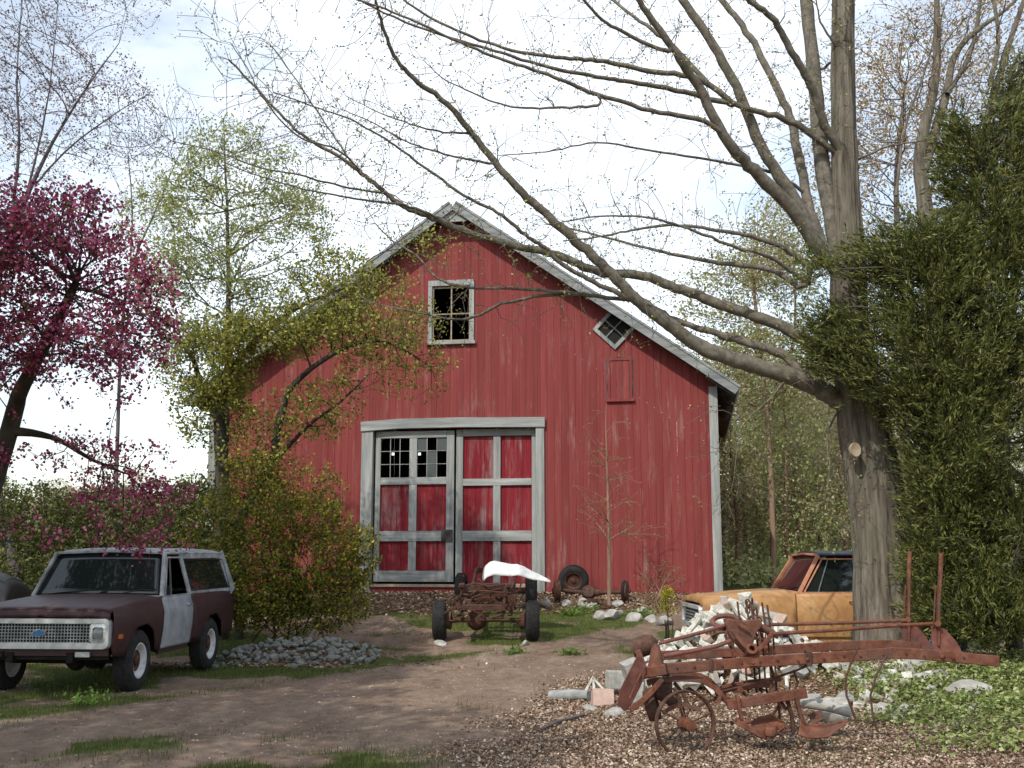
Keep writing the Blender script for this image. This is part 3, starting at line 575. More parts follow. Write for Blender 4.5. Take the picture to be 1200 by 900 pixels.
def truck(root, kind):
    """front axle at the origin, nose towards +x, left side +y; z from the ground"""
    blz = kind == 'suv'; body = M['maroon'] if blz else M['orange']
    WBASE = 2.64 if blz else 2.92; XF = .80; rear = -WBASE-(1.05 if blz else 1.2); cab = rear if blz else -2.0
    ZB, RZ = .47, .38; zt = lambda x: interp(x, [-4.5, -1.9, -.62, 0, XF], [1.15, 1.16, 1.15, 1.12, 1.06])
    def yf(x, z):
        y = interp(z, [.4, .55, .75, .95, 1.00, 1.10, 1.17], [.93, .955, .98, .985, .975, .945, .93]); 
        y -= .05*max(0, (x-.25)/.6)**2 if x > .25 else 0
        y -= .05*max(0, (rear+.5-x)/.5)**2 if x < rear+.5 else 0
        return y
    zc = [.55, .65, .75, .85, .95, 1.0, 1.05, 1.1]; DX0, DX1 = -.66, -1.74
    mb = MB(); g = .006
    for sd in (1, -1):
        # front fender
        ol = [(XF, zt(XF)), (XF+.01, .9), (XF, .60), (XF-.06, ZB+.03)]+[(x, z) for x, z in arch(0, RZ+.03, .47, ZB)][0:]+[(DX0+g, ZB), (DX0+g, zt(DX0))]+[(x, zt(x)) for x in (-.4, -.1, .2, .5)]
        mb.add(*sheet(ol, zc, [-.5, -.25, 0, .25, .4, .55, .7], yf, sd))
        # rear quarter
        if blz:
            ol = [(DX1-g, zt(DX1)), (DX1-g, ZB)]+arch(-WBASE, RZ+.03, .47, ZB)+[(rear, ZB+.02), (rear-.02, .8), (rear, 1.14)]+[(x, zt(x)) for x in (-3.4, -3.0, -2.4)]
        else:
            ol = [(DX1-g, zt(DX1)), (DX1-g, ZB), (cab, ZB), (cab, zt(cab))]
        mb.add(*sheet(ol, zc, [-2, -2.3, -2.64, -3.0, -3.3, -3.5], yf, sd))
        if not blz:
            ol = [(cab-.03, 1.14), (cab-.03, ZB+.02)]+arch(-WBASE, RZ+.03, .47, ZB)+[(rear, ZB+.04), (rear, 1.12)]
            mb.add(*sheet(ol, zc, [-2.5, -3., -3.5], yf, sd))
            mb.bb(rear, cab-.03, sd*.80-.01, sd*.80+.01, .62, 1.12); mb.bb(rear, cab-.03, min(sd*.80, sd*.95), max(sd*.80, sd*.95), 1.118, 1.135)
        # rocker strip and rolled top edge of the door opening
        mb.bb(DX1, DX0, sd*.90-.02, sd*.90+.02, .40, ZB-.004)
    mb.bb(rear+.02, rear+.06, -.93, .93, .50, 1.13)
    # cowl
    mb.grid(lambda u, v_: (-.60-.17*u-.10*(1-abs(2*v_-1)**2)*0, (2*v_-1)*.93, 1.145+.02*u+.012*(1-(2*v_-1)**2)), 3, 12)
    bo = mb.build('body', body, root, 28, solid=.012)
    # hood with centre crease and front lip, side shoulders
    def hood(u, v_):
        x = -.60+u*(XF+.60); s = 2*v_-1; y = s*(.935-.05*max(0, (x-.25)/.6)**2)
        z = zt(x)+.005+.045*(1-abs(s)**3)*(1-.45*u)+.012*math.exp(-(s/.05)**2); z += .012*math.exp(-((abs(s)-.72)/.06)**2)
        if u > .9: z -= .022*((u-.9)/.1)**2
        if abs(s) > .97: z -= .02
        return (x, y, z)
    mb = MB(); mb.grid(hood, 24, 40)
    mb.grid(lambda u, v_: (XF+.006+.012*u, (2*v_-1)*.885, hood(1, v_)[2]-.003-u*(.095 if blz else .07)), 3, 30)
    mb.build('hood', body, root, 30, solid=.01)
    # dark inside
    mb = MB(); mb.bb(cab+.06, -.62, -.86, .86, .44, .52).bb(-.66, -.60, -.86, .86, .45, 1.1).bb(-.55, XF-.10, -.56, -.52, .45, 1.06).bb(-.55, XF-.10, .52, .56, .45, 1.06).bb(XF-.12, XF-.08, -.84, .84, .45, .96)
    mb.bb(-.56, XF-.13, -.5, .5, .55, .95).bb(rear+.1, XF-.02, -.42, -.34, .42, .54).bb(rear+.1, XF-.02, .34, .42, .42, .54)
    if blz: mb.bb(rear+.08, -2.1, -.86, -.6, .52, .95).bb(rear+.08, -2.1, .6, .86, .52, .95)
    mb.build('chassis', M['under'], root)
    for xa in (0, -WBASE):
        mb = MB(); mb.tube([(xa, -.78, RZ), (xa, .78, RZ)], .045, 10).lathe([(.001, -.14), (.1, -.1), (.14, 0), (.1, .1), (.001, .14)], 14, Matrix.Translation((xa, .1, RZ)) @ Matrix.Rotation(R(90), 4, 'Y')); mb.build('axle', M['under'], root, 40)
    mb = MB()
    for y in (-.38, .38): mb.box((-1.45, y, .80), (.5, .52, .14)).box((-1.70, y, 1.02), (.12, .52, .52), Matrix.Rotation(-.15, 4, 'Y'))
    mb.build('seat', M['seat'], root, bevel=.03)
    MB().tube([(-1.02+.16*math.cos(t), .38+.19*math.sin(t), 1.17+.10*math.cos(t)) for t in [i*math.pi/10 for i in range(20)]], .012, 6, closed=True).build('steering_wheel', M['black'], root)
    # greenhouse
    ZT = 1.74; XW0, XW1 = -.74, -1.10; XR = (rear+.30) if blz else (-1.86)
    ybt, ytp = .92, .77
    def yg(z): return ybt+(ytp-ybt)*(z-1.16)/(ZT-1.16)
    roofm = M['roofpale'] if blz else M['vinyl']
    def roof(u, v_):
        s = 2*v_-1; xf, xr = XW1+.03+.02*(1-s*s), XR-.06; x = xf+u*(xr-xf); e = max(0, abs(s)-.86)/.14; ex = min(u/.04, 1, (1-u)/.05)
        return (x, s*(ytp+.015), ZT+.005+.045*(1-s*s)-.045*e**2+.03*math.sin(min(ex, 1)*1.57))
    mb = MB(); mb.grid(roof, 24, 24)
    for sd in (1, -1): mb.tube([(XW1+.03, sd*(ytp+.018), ZT), (XR, sd*(ytp+.018), ZT)], .016, 8)
    mb.build('roof', roofm, root, 40, solid=.015)
    pil = MB(); post = M['roofpale'] if blz else M['vinyl']; apm = M['roofpale'] if blz else M['primer']
    ap = MB()
    for sd in (1, -1):
        ap.poly([(XW0+.02, sd*(ybt-.01), 1.15), (XW1+.02, sd*(ytp+.01), ZT+.0)], .06, .045, (0, sd, .2))
    ap.poly([(XW1+.03, -ytp, ZT+.005), (XW1+.05, 0, ZT+.03), (XW1+.03, ytp, ZT+.005)], .05, .035)
    ap.poly([(XW0+.02, -ybt+.02, 1.155), (XW0+.05, 0, 1.175), (XW0+.02, ybt-.02, 1.155)], .04, .03)
    ap.build('windshield_frame', apm, root, 40, bevel=.006)
    wsf = lambda u, v_: (XW0-.01+(XW1-XW0+.01)*u+.05*(1-(2*v_-1)**2), (2*v_-1)*((ybt-.02)+(ytp-ybt)*u), 1.165+(ZT-1.165)*u+.012*(1-(2*v_-1)**2)*(1-u))
    MB().grid(wsf, 6, 14).build('windshield', M['glass'], root, 60, solid=.006)
    for sy in (-.35, .35):
        MB().tube([(XW0+.04, sy, 1.20), (XW0-.02, sy+.25, 1.25), (XW0-.06, sy+.5, 1.235)], .007, 5).build('wiper', M['black'], root)
    # side pillars and glass
    for sd in (1, -1):
        if blz:
            pil.poly([(-1.74, sd*yg(1.15), 1.14), (-1.66, sd*yg(ZT), ZT)], .03, .11, (1, 0, 0)) ; pil.poly([(rear+.04, sd*(yg(1.15)), 1.13), (XR-.02, sd*yg(ZT), ZT)], .03, .26, (1, 0, 0))
            pil.poly([(-1.74, sd*yg(1.17), 1.165), (rear+.10, sd*yg(1.17), 1.165)], .03, .06)
            pil.poly([(-1.6, sd*yg(ZT-.05), ZT-.035), (XR, sd*yg(ZT-.05), ZT-.035)], .03, .09)
        else:
            # full rear quarter of the cab, rounded forward
            pl = [(-1.80, 1.12), (-1.70, 1.40), (-1.665, 1.66), (-1.62, ZT), (-1.93, ZT-.02), (-1.99, 1.5), (-2.0, 1.12)]
            pil.add([(x, sd*(yg(z)+.002), z) for x, z in pl]+[(x, sd*(yg(z)-.04), z) for x, z in pl], [tuple(range(7)), tuple(range(13, 6, -1))]+[(i, (i+1) % 7, 7+(i+1) % 7, 7+i) for i in range(7)])
    if blz:
        pil.poly([(rear+.03, -.86, 1.15), (rear+.03, .86, 1.15)], .05, .06).poly([(XR-.05, -.76, ZT-.02), (XR-.05, .76, ZT-.02)], .05, .08)
    else:
        pil.bb(-2.0, -1.96, -.84, .84, 1.12, 1.26).bb(-1.97, -1.93, -.78, .78, 1.62, ZT).bb(-1.985, -1.945, -.86, -.62, 1.26, 1.62).bb(-1.985, -1.945, .62, .86, 1.26, 1.62)
    pil.build('cab_pillar', post, root, 40, bevel=.008)
    for sd in (1, -1):
        gl = MB(); P4 = [(XW0-.06, 1.17), (-1.72, 1.17), (-1.64, ZT-.06), (XW1-.03, ZT-.06)]
        # the door: skin, window frame, glass, vent post, handle
        ol = [(DX0-g, zt(DX0)-.005), (DX0-g, ZB), (DX1+g, ZB), (DX1+g, zt(DX1)-.005)]
        df = MB(); df.add(*sheet(ol, zc+[.5], [-.9, -1.2, -1.5], lambda x, z: yf(x, z)+.002, sd))
        dm = body
        if blz and sd > 0: dm = M['whitedoor']
        d = df.build('door', dm, root, 28, solid=.03)
        if blz and sd > 0: d['label'] = 'pale grey replacement door'
        fr = MB(); fm = M['roofpale'] if (blz) else M['orange']
        P3 = [Vector((x, sd*(yg(z)+.004), z)) for x, z in P4]
        for i in ((3, 0), (2, 1), (3, 2)):
            fr.poly([P3[i[0]], P3[i[1]]], .022, .035, (0, sd, .2)) if not blz else fr.poly([P3[i[0]], P3[i[1]]], .022, .03, (0, sd, .2))
        fr.poly([P3[0]+Vector((.06, 0, -.015)), P3[1]+Vector((0, 0, -.015))], .03, .03)
        fr.build('window_frame', M['roofpale'] if blz else M['primer'], d)
        vp = MB(); a = Vector((-1.02, sd*(yg(1.17)+.006), 1.17)); b = Vector((-1.22, sd*(yg(ZT-.08)+.006), ZT-.08))
        vp.poly([a, b], .012, .022, (0, sd, .2))
        if not blz: vp.poly([P3[1]+Vector((.035, sd*.004, 0)), P3[2]+Vector((.03, sd*.004, 0))], .012, .022, (0, sd, .2)).poly([P3[0]+Vector((0, sd*.01, 0)), P3[1]+Vector((0, sd*.01, 0))], .008, .012)
        vp.build('vent_post', M['chrome'], d)
        if not (blz and sd > 0):
            MB().add([Vector((p.x, p.y-sd*.012, p.z)) for p in P3], [(0, 1, 2, 3)]).build('window', M['glass'], d, solid=.004)
        MB().tube([(DX1+.26, sd*.99, 1.02), (DX1+.25, sd*1.015, 1.02), (DX1+.12, sd*1.015, 1.02), (DX1+.10, sd*.985, 1.02)], .012, 6).build('handle', M['chrome'] if blz else M['rustd'], d)
        if blz:
            P5 = [(-1.80, 1.20), (rear+.20, 1.20), (XR-.02, ZT-.10), (-1.74, ZT-.10)]
            MB().add([(x, sd*(yg(z)-.004), z) for x, z in P5], [(0, 1, 2, 3)]).build('side_window', M['glass'], root, solid=.004)
            sw = MB(); Q = [Vector((x, sd*(yg(z)+.008), z)) for x, z in P5]
            for i in range(4): sw.poly([Q[i], Q[(i+1) % 4]], .014, .02, (0, sd, .2))
            sw.build('window_seal', M['black'], root)
    if blz: MB().add([(rear+.02, -.8, 1.18), (rear+.02, .8, 1.18), (XR-.04, .7, ZT-.06), (XR-.04, -.7, ZT-.06)], [(0, 1, 2, 3)]).build('rear_window', M['glass'], root, solid=.004)
    else: MB().add([(-1.965, -.62, 1.26), (-1.965, .62, 1.26), (-1.955, .6, 1.62), (-1.955, -.6, 1.62)], [(0, 1, 2, 3)]).build('rear_window', M['glass'], root, solid=.004)
    # front: surround, grille, lamps, apron
    X = XF+.02; ZG0, ZG1, YG = .585, .955, .905
    def ring(w0, w1, zz0, zz1, rad, n=6):
        pts = []
        for cy, cz, a0 in ((w1-rad, zz1-rad, 0), (w0+rad, zz1-rad, 90), (w0+rad, zz0+rad, 180), (w1-rad, zz0+rad, 270)):
            for i in range(n+1): t = R(a0+90*i/n); pts.append((cy+rad*math.cos(t), cz+rad*math.sin(t)))
        return pts
    def frame(o, i_, xa, xb, xin):
        n = len(o); V = [(xa-.015, *p) for p in o]+[(xb, p[0]*.985, ZG0+(p[1]-ZG0)*.97+.005) for p in o]+[(xb, *p) for p in i_]+[(xin, *p) for p in i_]
        return V, [(k*n+j, k*n+(j+1) % n, (k+1)*n+(j+1) % n, (k+1)*n+j) for k in range(3) for j in range(n)]
    oo = ring(-YG, YG, ZG0, ZG1, .07); ii = ring(-YG+.055, YG-.055, ZG0+.075, ZG1-.06, .035)
    MB().add(*frame(oo, ii, X-.03, X+.035, X-.02)).build('grille_surround', M['whitemetal'], root, 35)
    gr = MB(); gy = YG-.055-.215
    if blz:
        for i in range(7): z = ZG0+.08+i*(ZG1-.065-ZG0-.08)/6; gr.bb(X-.012, X+.0, -gy, gy, z-.004, z+.004)
        for i in range(33): y = -gy+i*2*gy/32; gr.bb(X-.014, X-.003, y-.0035, y+.0035, ZG0+.075, ZG1-.06)
    else:
        for i in range(4): z = ZG0+.10+i*(ZG1-.065-ZG0-.1)/4; gr.bb(X-.012, X+.012, -gy-.1, gy+.1, z-.012, z+.012)
        for i in range(13): y = -gy+i*2*gy/12; gr.bb(X-.02, X-.012, y-.006, y+.006, ZG0+.075, ZG1-.06)
    gr.build('grille', M['grille'], root); MB().bb(X-.06, X-.045, -.85, .85, ZG0+.04, ZG1-.03).build('radiator', M['under'], root)
    for sd in (1, -1):
        y = sd*(YG-.055-.105); z = (ZG0+ZG1)/2+.006; Mx = Matrix.Translation((X-.02, y, z)) @ Matrix.Rotation(R(90), 4, 'Y')
        hb = MB(); o2 = ring(y-.103, y+.103, ZG0+.08, ZG1-.065, .03); n = len(o2); c = [(y+.088*math.cos(2*math.pi*k/n), z+.088*math.sin(2*math.pi*k/n)) for k in range(n)]
        c = [min(c, key=lambda q_: abs(math.atan2(q_[1]-z, q_[0]-y)-math.atan2(p[1]-z, p[0]-y))) for p in o2]
        c = [(y+.086*math.cos(math.atan2(p[1]-z, p[0]-y)), z+.086*math.sin(math.atan2(p[1]-z, p[0]-y))) for p in o2]
        hb.add([(X+.0, *p) for p in o2]+[(X+.006, *p) for p in c]+[(X-.03, *p) for p in c], [(k*n+j, k*n+(j+1) % n, (k+1)*n+(j+1) % n, (k+1)*n+j) for k in range(2) for j in range(n)])
        h = hb.build('headlight', M['chrome'], root, 40)
        MB().lathe([(.086, 0), (.07, .018), (.04, .028), (.001, .032)], 24, Mx).build('lens', M['lamp'], h, 50)
        MB().bb(.60, .70, sd*yf(.65, .75)-.012, sd*yf(.65, .75)+.012, .70, .755).build('marker_light', M['amber'], root, bevel=.004)
        MB().bb(X-.05, X-.02, sd*.55-.09, sd*.55+.09, .49, .55).build('bracket', M['whitemetal'] if sd > 0 and blz else M['under'], root)
    MB().bb(X-.10, X-.06, -.86, .86, .50, ZG0+.01).build('apron', body, root)
    if blz: bowtie(root, X+.012, 0, (ZG0+ZG1)/2+.005, .085, Matrix(((0, 0, 1), (1, 0, 0), (0, 1, 0))).to_4x4())
    for xa in (0, -WBASE):
        for sd in (1, -1):
            wheel('wheel', RZ, .24, root, (xa, sd*.84, RZ), 0 if sd > 0 else math.pi, 'white')
    return root
# maroon utility wagon under the crab apple, nose to the camera
fx = W(163, 800, 14.55); rx = W(244, 780, 17.1)
dirv = Vector((fx.x-rx.x, fx.y-rx.y, 0)).normalized(); hd = math.atan2(dirv.y, dirv.x); leftv = Vector((-dirv.y, dirv.x, 0))
org = Vector((fx.x, fx.y, 0))-leftv*.95; zf = gz(org.x, org.y); zr = gz(org.x-dirv.x*2.6, org.y-dirv.y*2.6)
suv = empty('sport_utility_vehicle', (org.x, org.y, zf-.02), (0, 0, 0), label='faded maroon two door utility truck with pale grey door and dull roof', cat='car')
suv.rotation_euler = (0, math.asin((zf-zr)/2.64), hd); truck(suv, 'suv')
pick = empty('pickup_truck', (3.78, 18.47, gz(3, 17.6)-.0), (0, 0, math.pi), label='faded orange pickup truck with black roof parked beyond the white rubble', cat='pickup')
truck(pick, 'pickup')
# dark car only just in frame at the left edge
def sedan():
    r = empty('sedan', (-9.45, 19.6, gz(-9.4, 19.6)), (0, 0, R(-78)), label='dark rounded car seen only by its corner behind the maroon truck', cat='car')
    def bodyf(u, v_):
        x = 2.2-4.4*u; a = v_*math.pi; hw_ = .86*(1-.25*abs(2*u-1)**6); zt_ = interp(x, [-2.2, -1.9, -1.2, .8, 1.8, 2.2], [.55, .95, 1.0, .96, .82, .5])
        c, s = math.cos(a), math.sin(a); n_ = .5
        return (x, hw_*math.copysign(abs(c)**n_, c), .28+(zt_-.28)*abs(s)**n_)
    MB().grid(bodyf, 30, 24).build('body', M['darkgreen'], r, 50)
    def cabf(u, v_, k=1., a0=0., a1=math.pi, x0=1.0, x1=-1.6):
        x = x0+(x1-x0)*u; a = a0+(a1-a0)*v_; zt_ = interp(x, [-1.6, -1.3, -.9, -.2, .3, .65, 1.0], [.92, 1.14, 1.33, 1.42, 1.38, 1.2, .92]); c, s = math.cos(a), math.sin(a)
        return (x, .76*k*math.copysign(abs(c)**.75, c), .88+(zt_-.88)*max(s, 0)**.75*k)
    MB().grid(cabf, 40, 28).build('cabin', M['black'], r, 60)
    MB().grid(lambda u, v_: cabf(u, v_, 1.012, R(42), R(138), .42, -1.05), 20, 16).build('roof', M['darkgreen'], r, 60)
    for xa in (1.35, -1.35):
        for sd_ in (1, -1): wheel('wheel', .31, .2, r, (xa, sd_*.74, .31), 0 if sd_ > 0 else math.pi, 'dark')
sedan()
# ------------------------------------------------------------------ bare truck frame on wheels before the barn doors
zc1 = gz(-.45, 20.8); zc2 = gz(-.2, 23.6); cp = math.atan2(zc2-zc1, 2.8)
ch = empty('truck_chassis', (-.48, 20.8, zc1-.03), (cp, 0, R(-3)), label='bare rusty truck frame on four dark tyres in front of the barn doors', cat='truck frame')
rw = .36
fr = MB()
for sx in (-1, 1): fr.poly([(sx*.36, -.45, .70), (sx*.36, .1, .76), (sx*.36, .6, .66), (sx*.42, 2.2, .64), (sx*.42, 2.8, .78), (sx*.42, 3.5, .72)], .05, .13)
fr.bb(-.40, .40, -.47, -.40, .64, .74).bb(-.38, .38, .55, .63, .60, .68).bb(-.42, .42, 1.9, 1.98, .6, .7).bb(-.44, .44, 3.42, 3.48, .66, .76); fr.build('frame_rail', M['rustd'], ch, bevel=.008)
for sx in (-1, 1):
    sh = MB()
    sh.tube([(sx*.46, -.10, .62), (sx*.44, -.05, .85), (sx*.42, -.02, 1.02)], [.035, .035, .028], 8).bb(sx*.40-.06, sx*.40+.06, -.08, .04, .78, 1.0).box((sx*.43, -.1, 1.03), (.10, .14, .05))
    for i in range(5): sh.poly([(sx*.46, -.62+.04*i, .60-.012*i), (sx*.46, 0, .50-.012*i), (sx*.46, .62-.04*i, .60-.012*i)], .06, .010)
    sh.tube([(sx*.40, -.12, .95), (sx*.56, -.06, .58)], .022, 8).box((sx*.5, -.15, .72), (.09, .05, .22), Matrix.Rotation(.3*sx, 4, 'Y'))
    sh.build('suspension', M['rustd'], ch, 40)
ax = MB(); ax.tube([(-.76, 0, rw), (-.2, 0, rw+.02), (.2, 0, rw+.02), (.76, 0, rw)], [.05, .042, .042, .05], 10).lathe([(.001, -.19), (.10, -.17), (.17, -.07), (.19, 0), (.17, .07), (.10, .15), (.001, .17)], 18, Matrix.Translation((-.17, 0, rw+.01)) @ Matrix.Rotation(R(90), 4, 'X'))
for sx in (-1, 1): ax.lathe([(.15, -.05), (.16, .04), (.06, .06), (.001, .06)], 18, Matrix.Translation((sx*.68, 0, rw)) @ Matrix.Rotation(R(90), 4, 'Y'))
ax.tube([(-.66, -.16, rw+.03), (.66, -.14, rw+.05)], .016, 6); ax.build('front_axle', M['rustd'], ch, 35)
ax = MB(); ax.tube([(-.74, 2.9, rw), (.74, 2.9, rw)], .05, 10).lathe([(.001, -.19), (.17, -.07), (.19, 0), (.17, .07), (.001, .17)], 16, Matrix.Translation((0, 2.9, rw)) @ Matrix.Rotation(R(90), 4, 'X')).tube([(0, .8, .55), (0, 2.8, rw)], .035, 8); ax.build('rear_axle', M['rustd'], ch, 35)
eg = MB(); eg.bb(-.40, .40, .10, .16, .78, .98).tube([(-.30, -.2, .93), (0, -.28, .96), (.33, -.15, .9)], .02, 6).tube([(-.42, -.05, 1.0), (-.2, .0, 1.05), (.05, .05, .98), (.40, .0, 1.03)], .018, 6).tube([(.3, .1, .7), (.62, .0, .92), (.66, .1, 1.05)], .016, 6)
eg.box((.50, -.1, .80), (.16, .12, .12)).box((-.30, -.22, .72), (.12, .1, .15)).tube([(-.36, -.4, .72), (-.1, -.5, .60), (.3, -.45, .66)], .012, 6)
for i in range(60):
    a = Vector((random.uniform(-.6, .6), random.uniform(-.3, .6), random.uniform(.45, 1.02))); eg.tube([a, a+Vector((random.uniform(-.2, .2), random.uniform(-.1, .1), random.uniform(-.15, .12)))], random.uniform(.008, .022), 6)
eg.build('linkage', M['rustd'], ch, 40)
for xa, ya, st in ((.86, 0, 'white'), (-.86, 0, 'white'), (.74, 2.9, 'dark'), (-.74, 2.9, 'dark')):
    e = wheel('wheel', rw+(.02 if ya > 1 else 0), .25 if ya < 1 else .23, ch, (xa, ya, rw), R(-90+(3 if ya < 1 else 0)) if xa > 0 else R(90+(5 if ya < 1 else 0)), st)
# pale curved fender lying on the frame
def fend(u, v_):
    top = interp(u, [0, .03, .09, .16, .25, .4, .5, .6, .72, 1], [.16, .24, .30, .325, .305, .29, .30, .26, .165, 0]); x = 1.28*u
    s = 2*v_-1; wy = .27*interp(u, [0, .1, .5, 1], [.8, 1, .95, .25]); drop = interp(u, [0, .1, .6, 1], [.22, .25, .21, .03])
    return (x, s*wy, top-drop*abs(s)**2.6+.012*math.sin(9*u)*(1-s*s))
fe = MB(); fe.grid(fend, 40, 22)
fo = fe.build('fender', mat_var('chalky_white_paint', [(.35, (.62, .62, .60)), (.6, (.80, .80, .78))], 5, .5), None, 50, solid=.012); p = W(566, 672, 21.05)
fo.location = (p.x, 21.1, p.z-.09); fo.rotation_euler = (0, R(2), R(4)); tag(fo, 'curved white fender lying across the bare truck frame', 'fender')
# spare wheel and old axle by the wall
p = W(673, 690, 25.2); e = wheel('spare_wheel', .34, .22, None, (p.x, 25.45, gz(p.x, 25.45)+.33), R(0), 'rust', R(-14)); e.rotation_euler = (R(-10), 0, R(172)); tag(e, 'old tyre on rusty wheel leaning against red barn wall', 'wheel')
ring_ = MB(); ring_.lathe([(.205, .085), (.225, .085), (.225, .095), (.205, .095)], 32, Matrix.Rotation(R(-90), 4, 'X'), closed=True); ring_.build('trim_ring', M['rimw'], e, 40)
aw = empty('old_axle', (1.72, 24.35, gz(1.72, 24.4)+.22), (0, 0, R(-6)), label='rusty axle with two brake drums lying behind the bare sapling', cat='axle')
mb = MB(); mb.tube([(-.70, 0, .02), (-.2, .0, -.03), (0, 0, -.05), (.25, 0, -.03), (.78, 0, -.02)], [.04, .045, .10, .05, .04], 10).lathe([(.001, -.14), (.15, -.08), (.17, 0), (.13, .1), (.001, .14)], 16, Matrix.Translation((-.05, 0, -.03)) @ Matrix.Rotation(R(70), 4, 'X')); mb.build('axle_housing', M['rustd'], aw, 40)
for sx in (-1, 1): MB().lathe([(.05, -.07), (.20, -.06), (.235, -.05), (.235, .0), (.21, .01), (.21, .05), (.14, .07), (.06, .075), (.06, .11), (.001, .11)], 24, Matrix.Translation((sx*.74, 0, 0)) @ Matrix.Rotation(R(90*sx), 4, 'Y') @ Matrix.Rotation(.2, 4, 'X')).build('brake_drum', M['rustd'], aw, 35)
mb = MB(); p = W(700, 708, 23.4)
for i in range(3): mb.poly([(-.35+.05*i, 0, .02+.03*i), (0, .0, .10+.02*i), (.33-.05*i, 0, -.02+.035*i)], .07, .014)
mb.tube([(-.3, .1, .06), (.34, .14, .02)], .028, 8); o = mb.build('leaf_spring', M['rustd'], None, 40, loc=(p.x, 23.5, gz(p.x, 23.5)+.06), rot=(0, R(12), R(-35))); tag(o, 'rusty curved leaf spring lying at the foot of the sapling', 'leaf spring')
# ------------------------------------------------------------------ rusty gang plow (two beams, levers, wheels, shares)
plow = empty('plow', (2.6, 10.4, gz(2.6, 10.2)), label='long rusty horse drawn plow with two beams and tall levers', cat='plow')
def PB(name, mb, mat='rust', smooth=35, parent=None, bevel=0):
    o = mb.build(name, M[mat], None, smooth, bevel=bevel); pr = parent or plow
    o.parent = pr; o.matrix_parent_inverse = pr.matrix_world.inverted() if pr.parent else Matrix.Translation(-plow.location); return o
YA, YB = 10.15, 10.95
def L(pts, Y): return [W(a, b, Y if len(r) < 1 else r[0]) for a, b, *r in pts]
bpy.context.view_layer.update()
PB('beam', MB().poly(L([(752, 790), (775, 784), (830, 780), (880, 776), (960, 771), (1010, 768), (1045, 765), (1085, 767), (1130, 771), (1170, 775)], YA), .055, .095), bevel=.006)
PB('beam', MB().poly(L([(775, 768), (830, 766), (870, 764), (950, 759), (1000, 756), (1050, 755), (1078, 759)], YB), .055, .085), bevel=.006)
for a, b in ((882, 776), (946, 772), (1104, 769), (1117, 770)):
    PB('bolt', MB().tube([W(a, b, YA-.06), W(a, b, YA+.05)], .016, 6))
PB('clamp', MB().box(W(947, 771, YA), (.05, .09, .14)), 'rustd', bevel=.005)
PB('clamp', MB().box(W(833, 780, YA), (.03, .08, .125)), 'rustd', bevel=.005)
# long control rods
PB('control_rod', MB().tube(L([(838, 742), (905, 732), (985, 730), (1062, 727)], YB-.05), .017, 8))
PB('control_rod', MB().tube(L([(905, 743), (985, 738), (1050, 733), (1096, 731)], YA+.05), .017, 8))
PB('control_rod', MB().tube(L([(772, 754), (800, 747), (830, 739), (858, 730)], YA+.15), .017, 8), 'rustp')
PB('control_rod', MB().tube(L([(778, 769), (810, 763), (840, 757), (856, 751)], YA+.05), .020, 8), 'rustp')
PB('tie_rod', MB().tube(L([(838, 812), (900, 797), (935, 785), (950, 778), (958, 771)], YA+.1), .011, 6), 'rustd')
# levers with quadrants
for (x0, x1, Y, yb, yt) in ((1064, 1065, YB, 752, 646), (1099, 1102, YA, 757, 648)):
    lv = PB('lever', MB().poly(L([(x0, yb), (x0+.5, (yb+yt)/2), (x1, yt+26)], Y), .022, .055, (0, 1, 0)), bevel=.004)
    a, b = W(x1, yt+26, Y), W(x1+1, yt, Y); PB('lever', MB().tube([a, b], .02, 8))
    PB('latch_rod', MB().tube(L([(x0-5, yb-22), (x0-3, (yb+yt)/2-8), (x0-3, yt+40)], Y-.02), .007, 6))
    s = Y/F; c = W(x0-4, yb+12, Y); qd = [(0, 0), (34*s, 0)]+[(34*s*math.cos(t)*1.02, 34*s*math.sin(t)) for t in [R(8+82*i/8) for i in range(9)]][:-1]+[(6*s, 36*s), (0, 36*s)]
    Mx = Matrix.Translation(c) @ Matrix.Rotation(R(90), 4, 'X')
    qd = [(-2*s, 0), (32*s, 0), (30*s, 9*s), (24*s, 19*s), (15*s, 29*s), (6*s, 34*s), (-2*s, 34*s)]
    PB('quadrant', MB().prism(qd, -.008, .008, Mx), 'rustp', bevel=.003)
    PB('pivot', MB().tube([W(x0, yb-26, Y-.06), W(x0, yb-26, Y+.05)], .028, 10))
# centre lifting gear: ring, cast bracket, pipe
c = W(852, 729, YA+.3); k = YA/F
PB('spring_coil', MB().tube([c+Vector((17*k*math.cos(t), .05*math.sin(t), 7*k*math.sin(t))) for t in [i*math.pi/10 for i in range(20)]], .024, 8, closed=True), 'rustp')
PB('casting', MB().prism([(a*k, b*k) for a, b in ((-26, 14), (-22, 20), (-8, 17), (14, 19), (18, 12), (10, 4), (4, -14), (-2, -22), (-14, -10), (-22, 2))], -.03, .03, Matrix.Translation(W(876, 745, YA+.12)) @ Matrix.Rotation(R(90), 4, 'X')), bevel=.01)
PB('casting', MB().poly(L([(858, 738), (868, 752), (878, 762), (884, 768)], YA), .05, .035).poly(L([(884, 766), (898, 752), (906, 741)], YA), .05, .035), bevel=.006)
PB('collar', MB().lathe([(.028, -.09), (.05, -.09), (.05, .06), (.028, .06)], 16, Matrix.Translation(W(880, 763, YA)) @ Matrix.Rotation(R(62), 4, 'X') @ Matrix.Rotation(R(8), 4, 'Z'), closed=True).tube([W(883, 763, YA+.02), W(884, 781, YA)], [.05, .062], 12))
PB('casting', MB().tube(L([(846, 735), (868, 733), (890, 735), (905, 741), (912, 747)], YA+.2), [.022, .03, .035, .03, .02], 8).poly(L([(850, 725), (856, 742), (858, 760)], YA+.15), .05, .04), bevel=.004)
rt = MB()
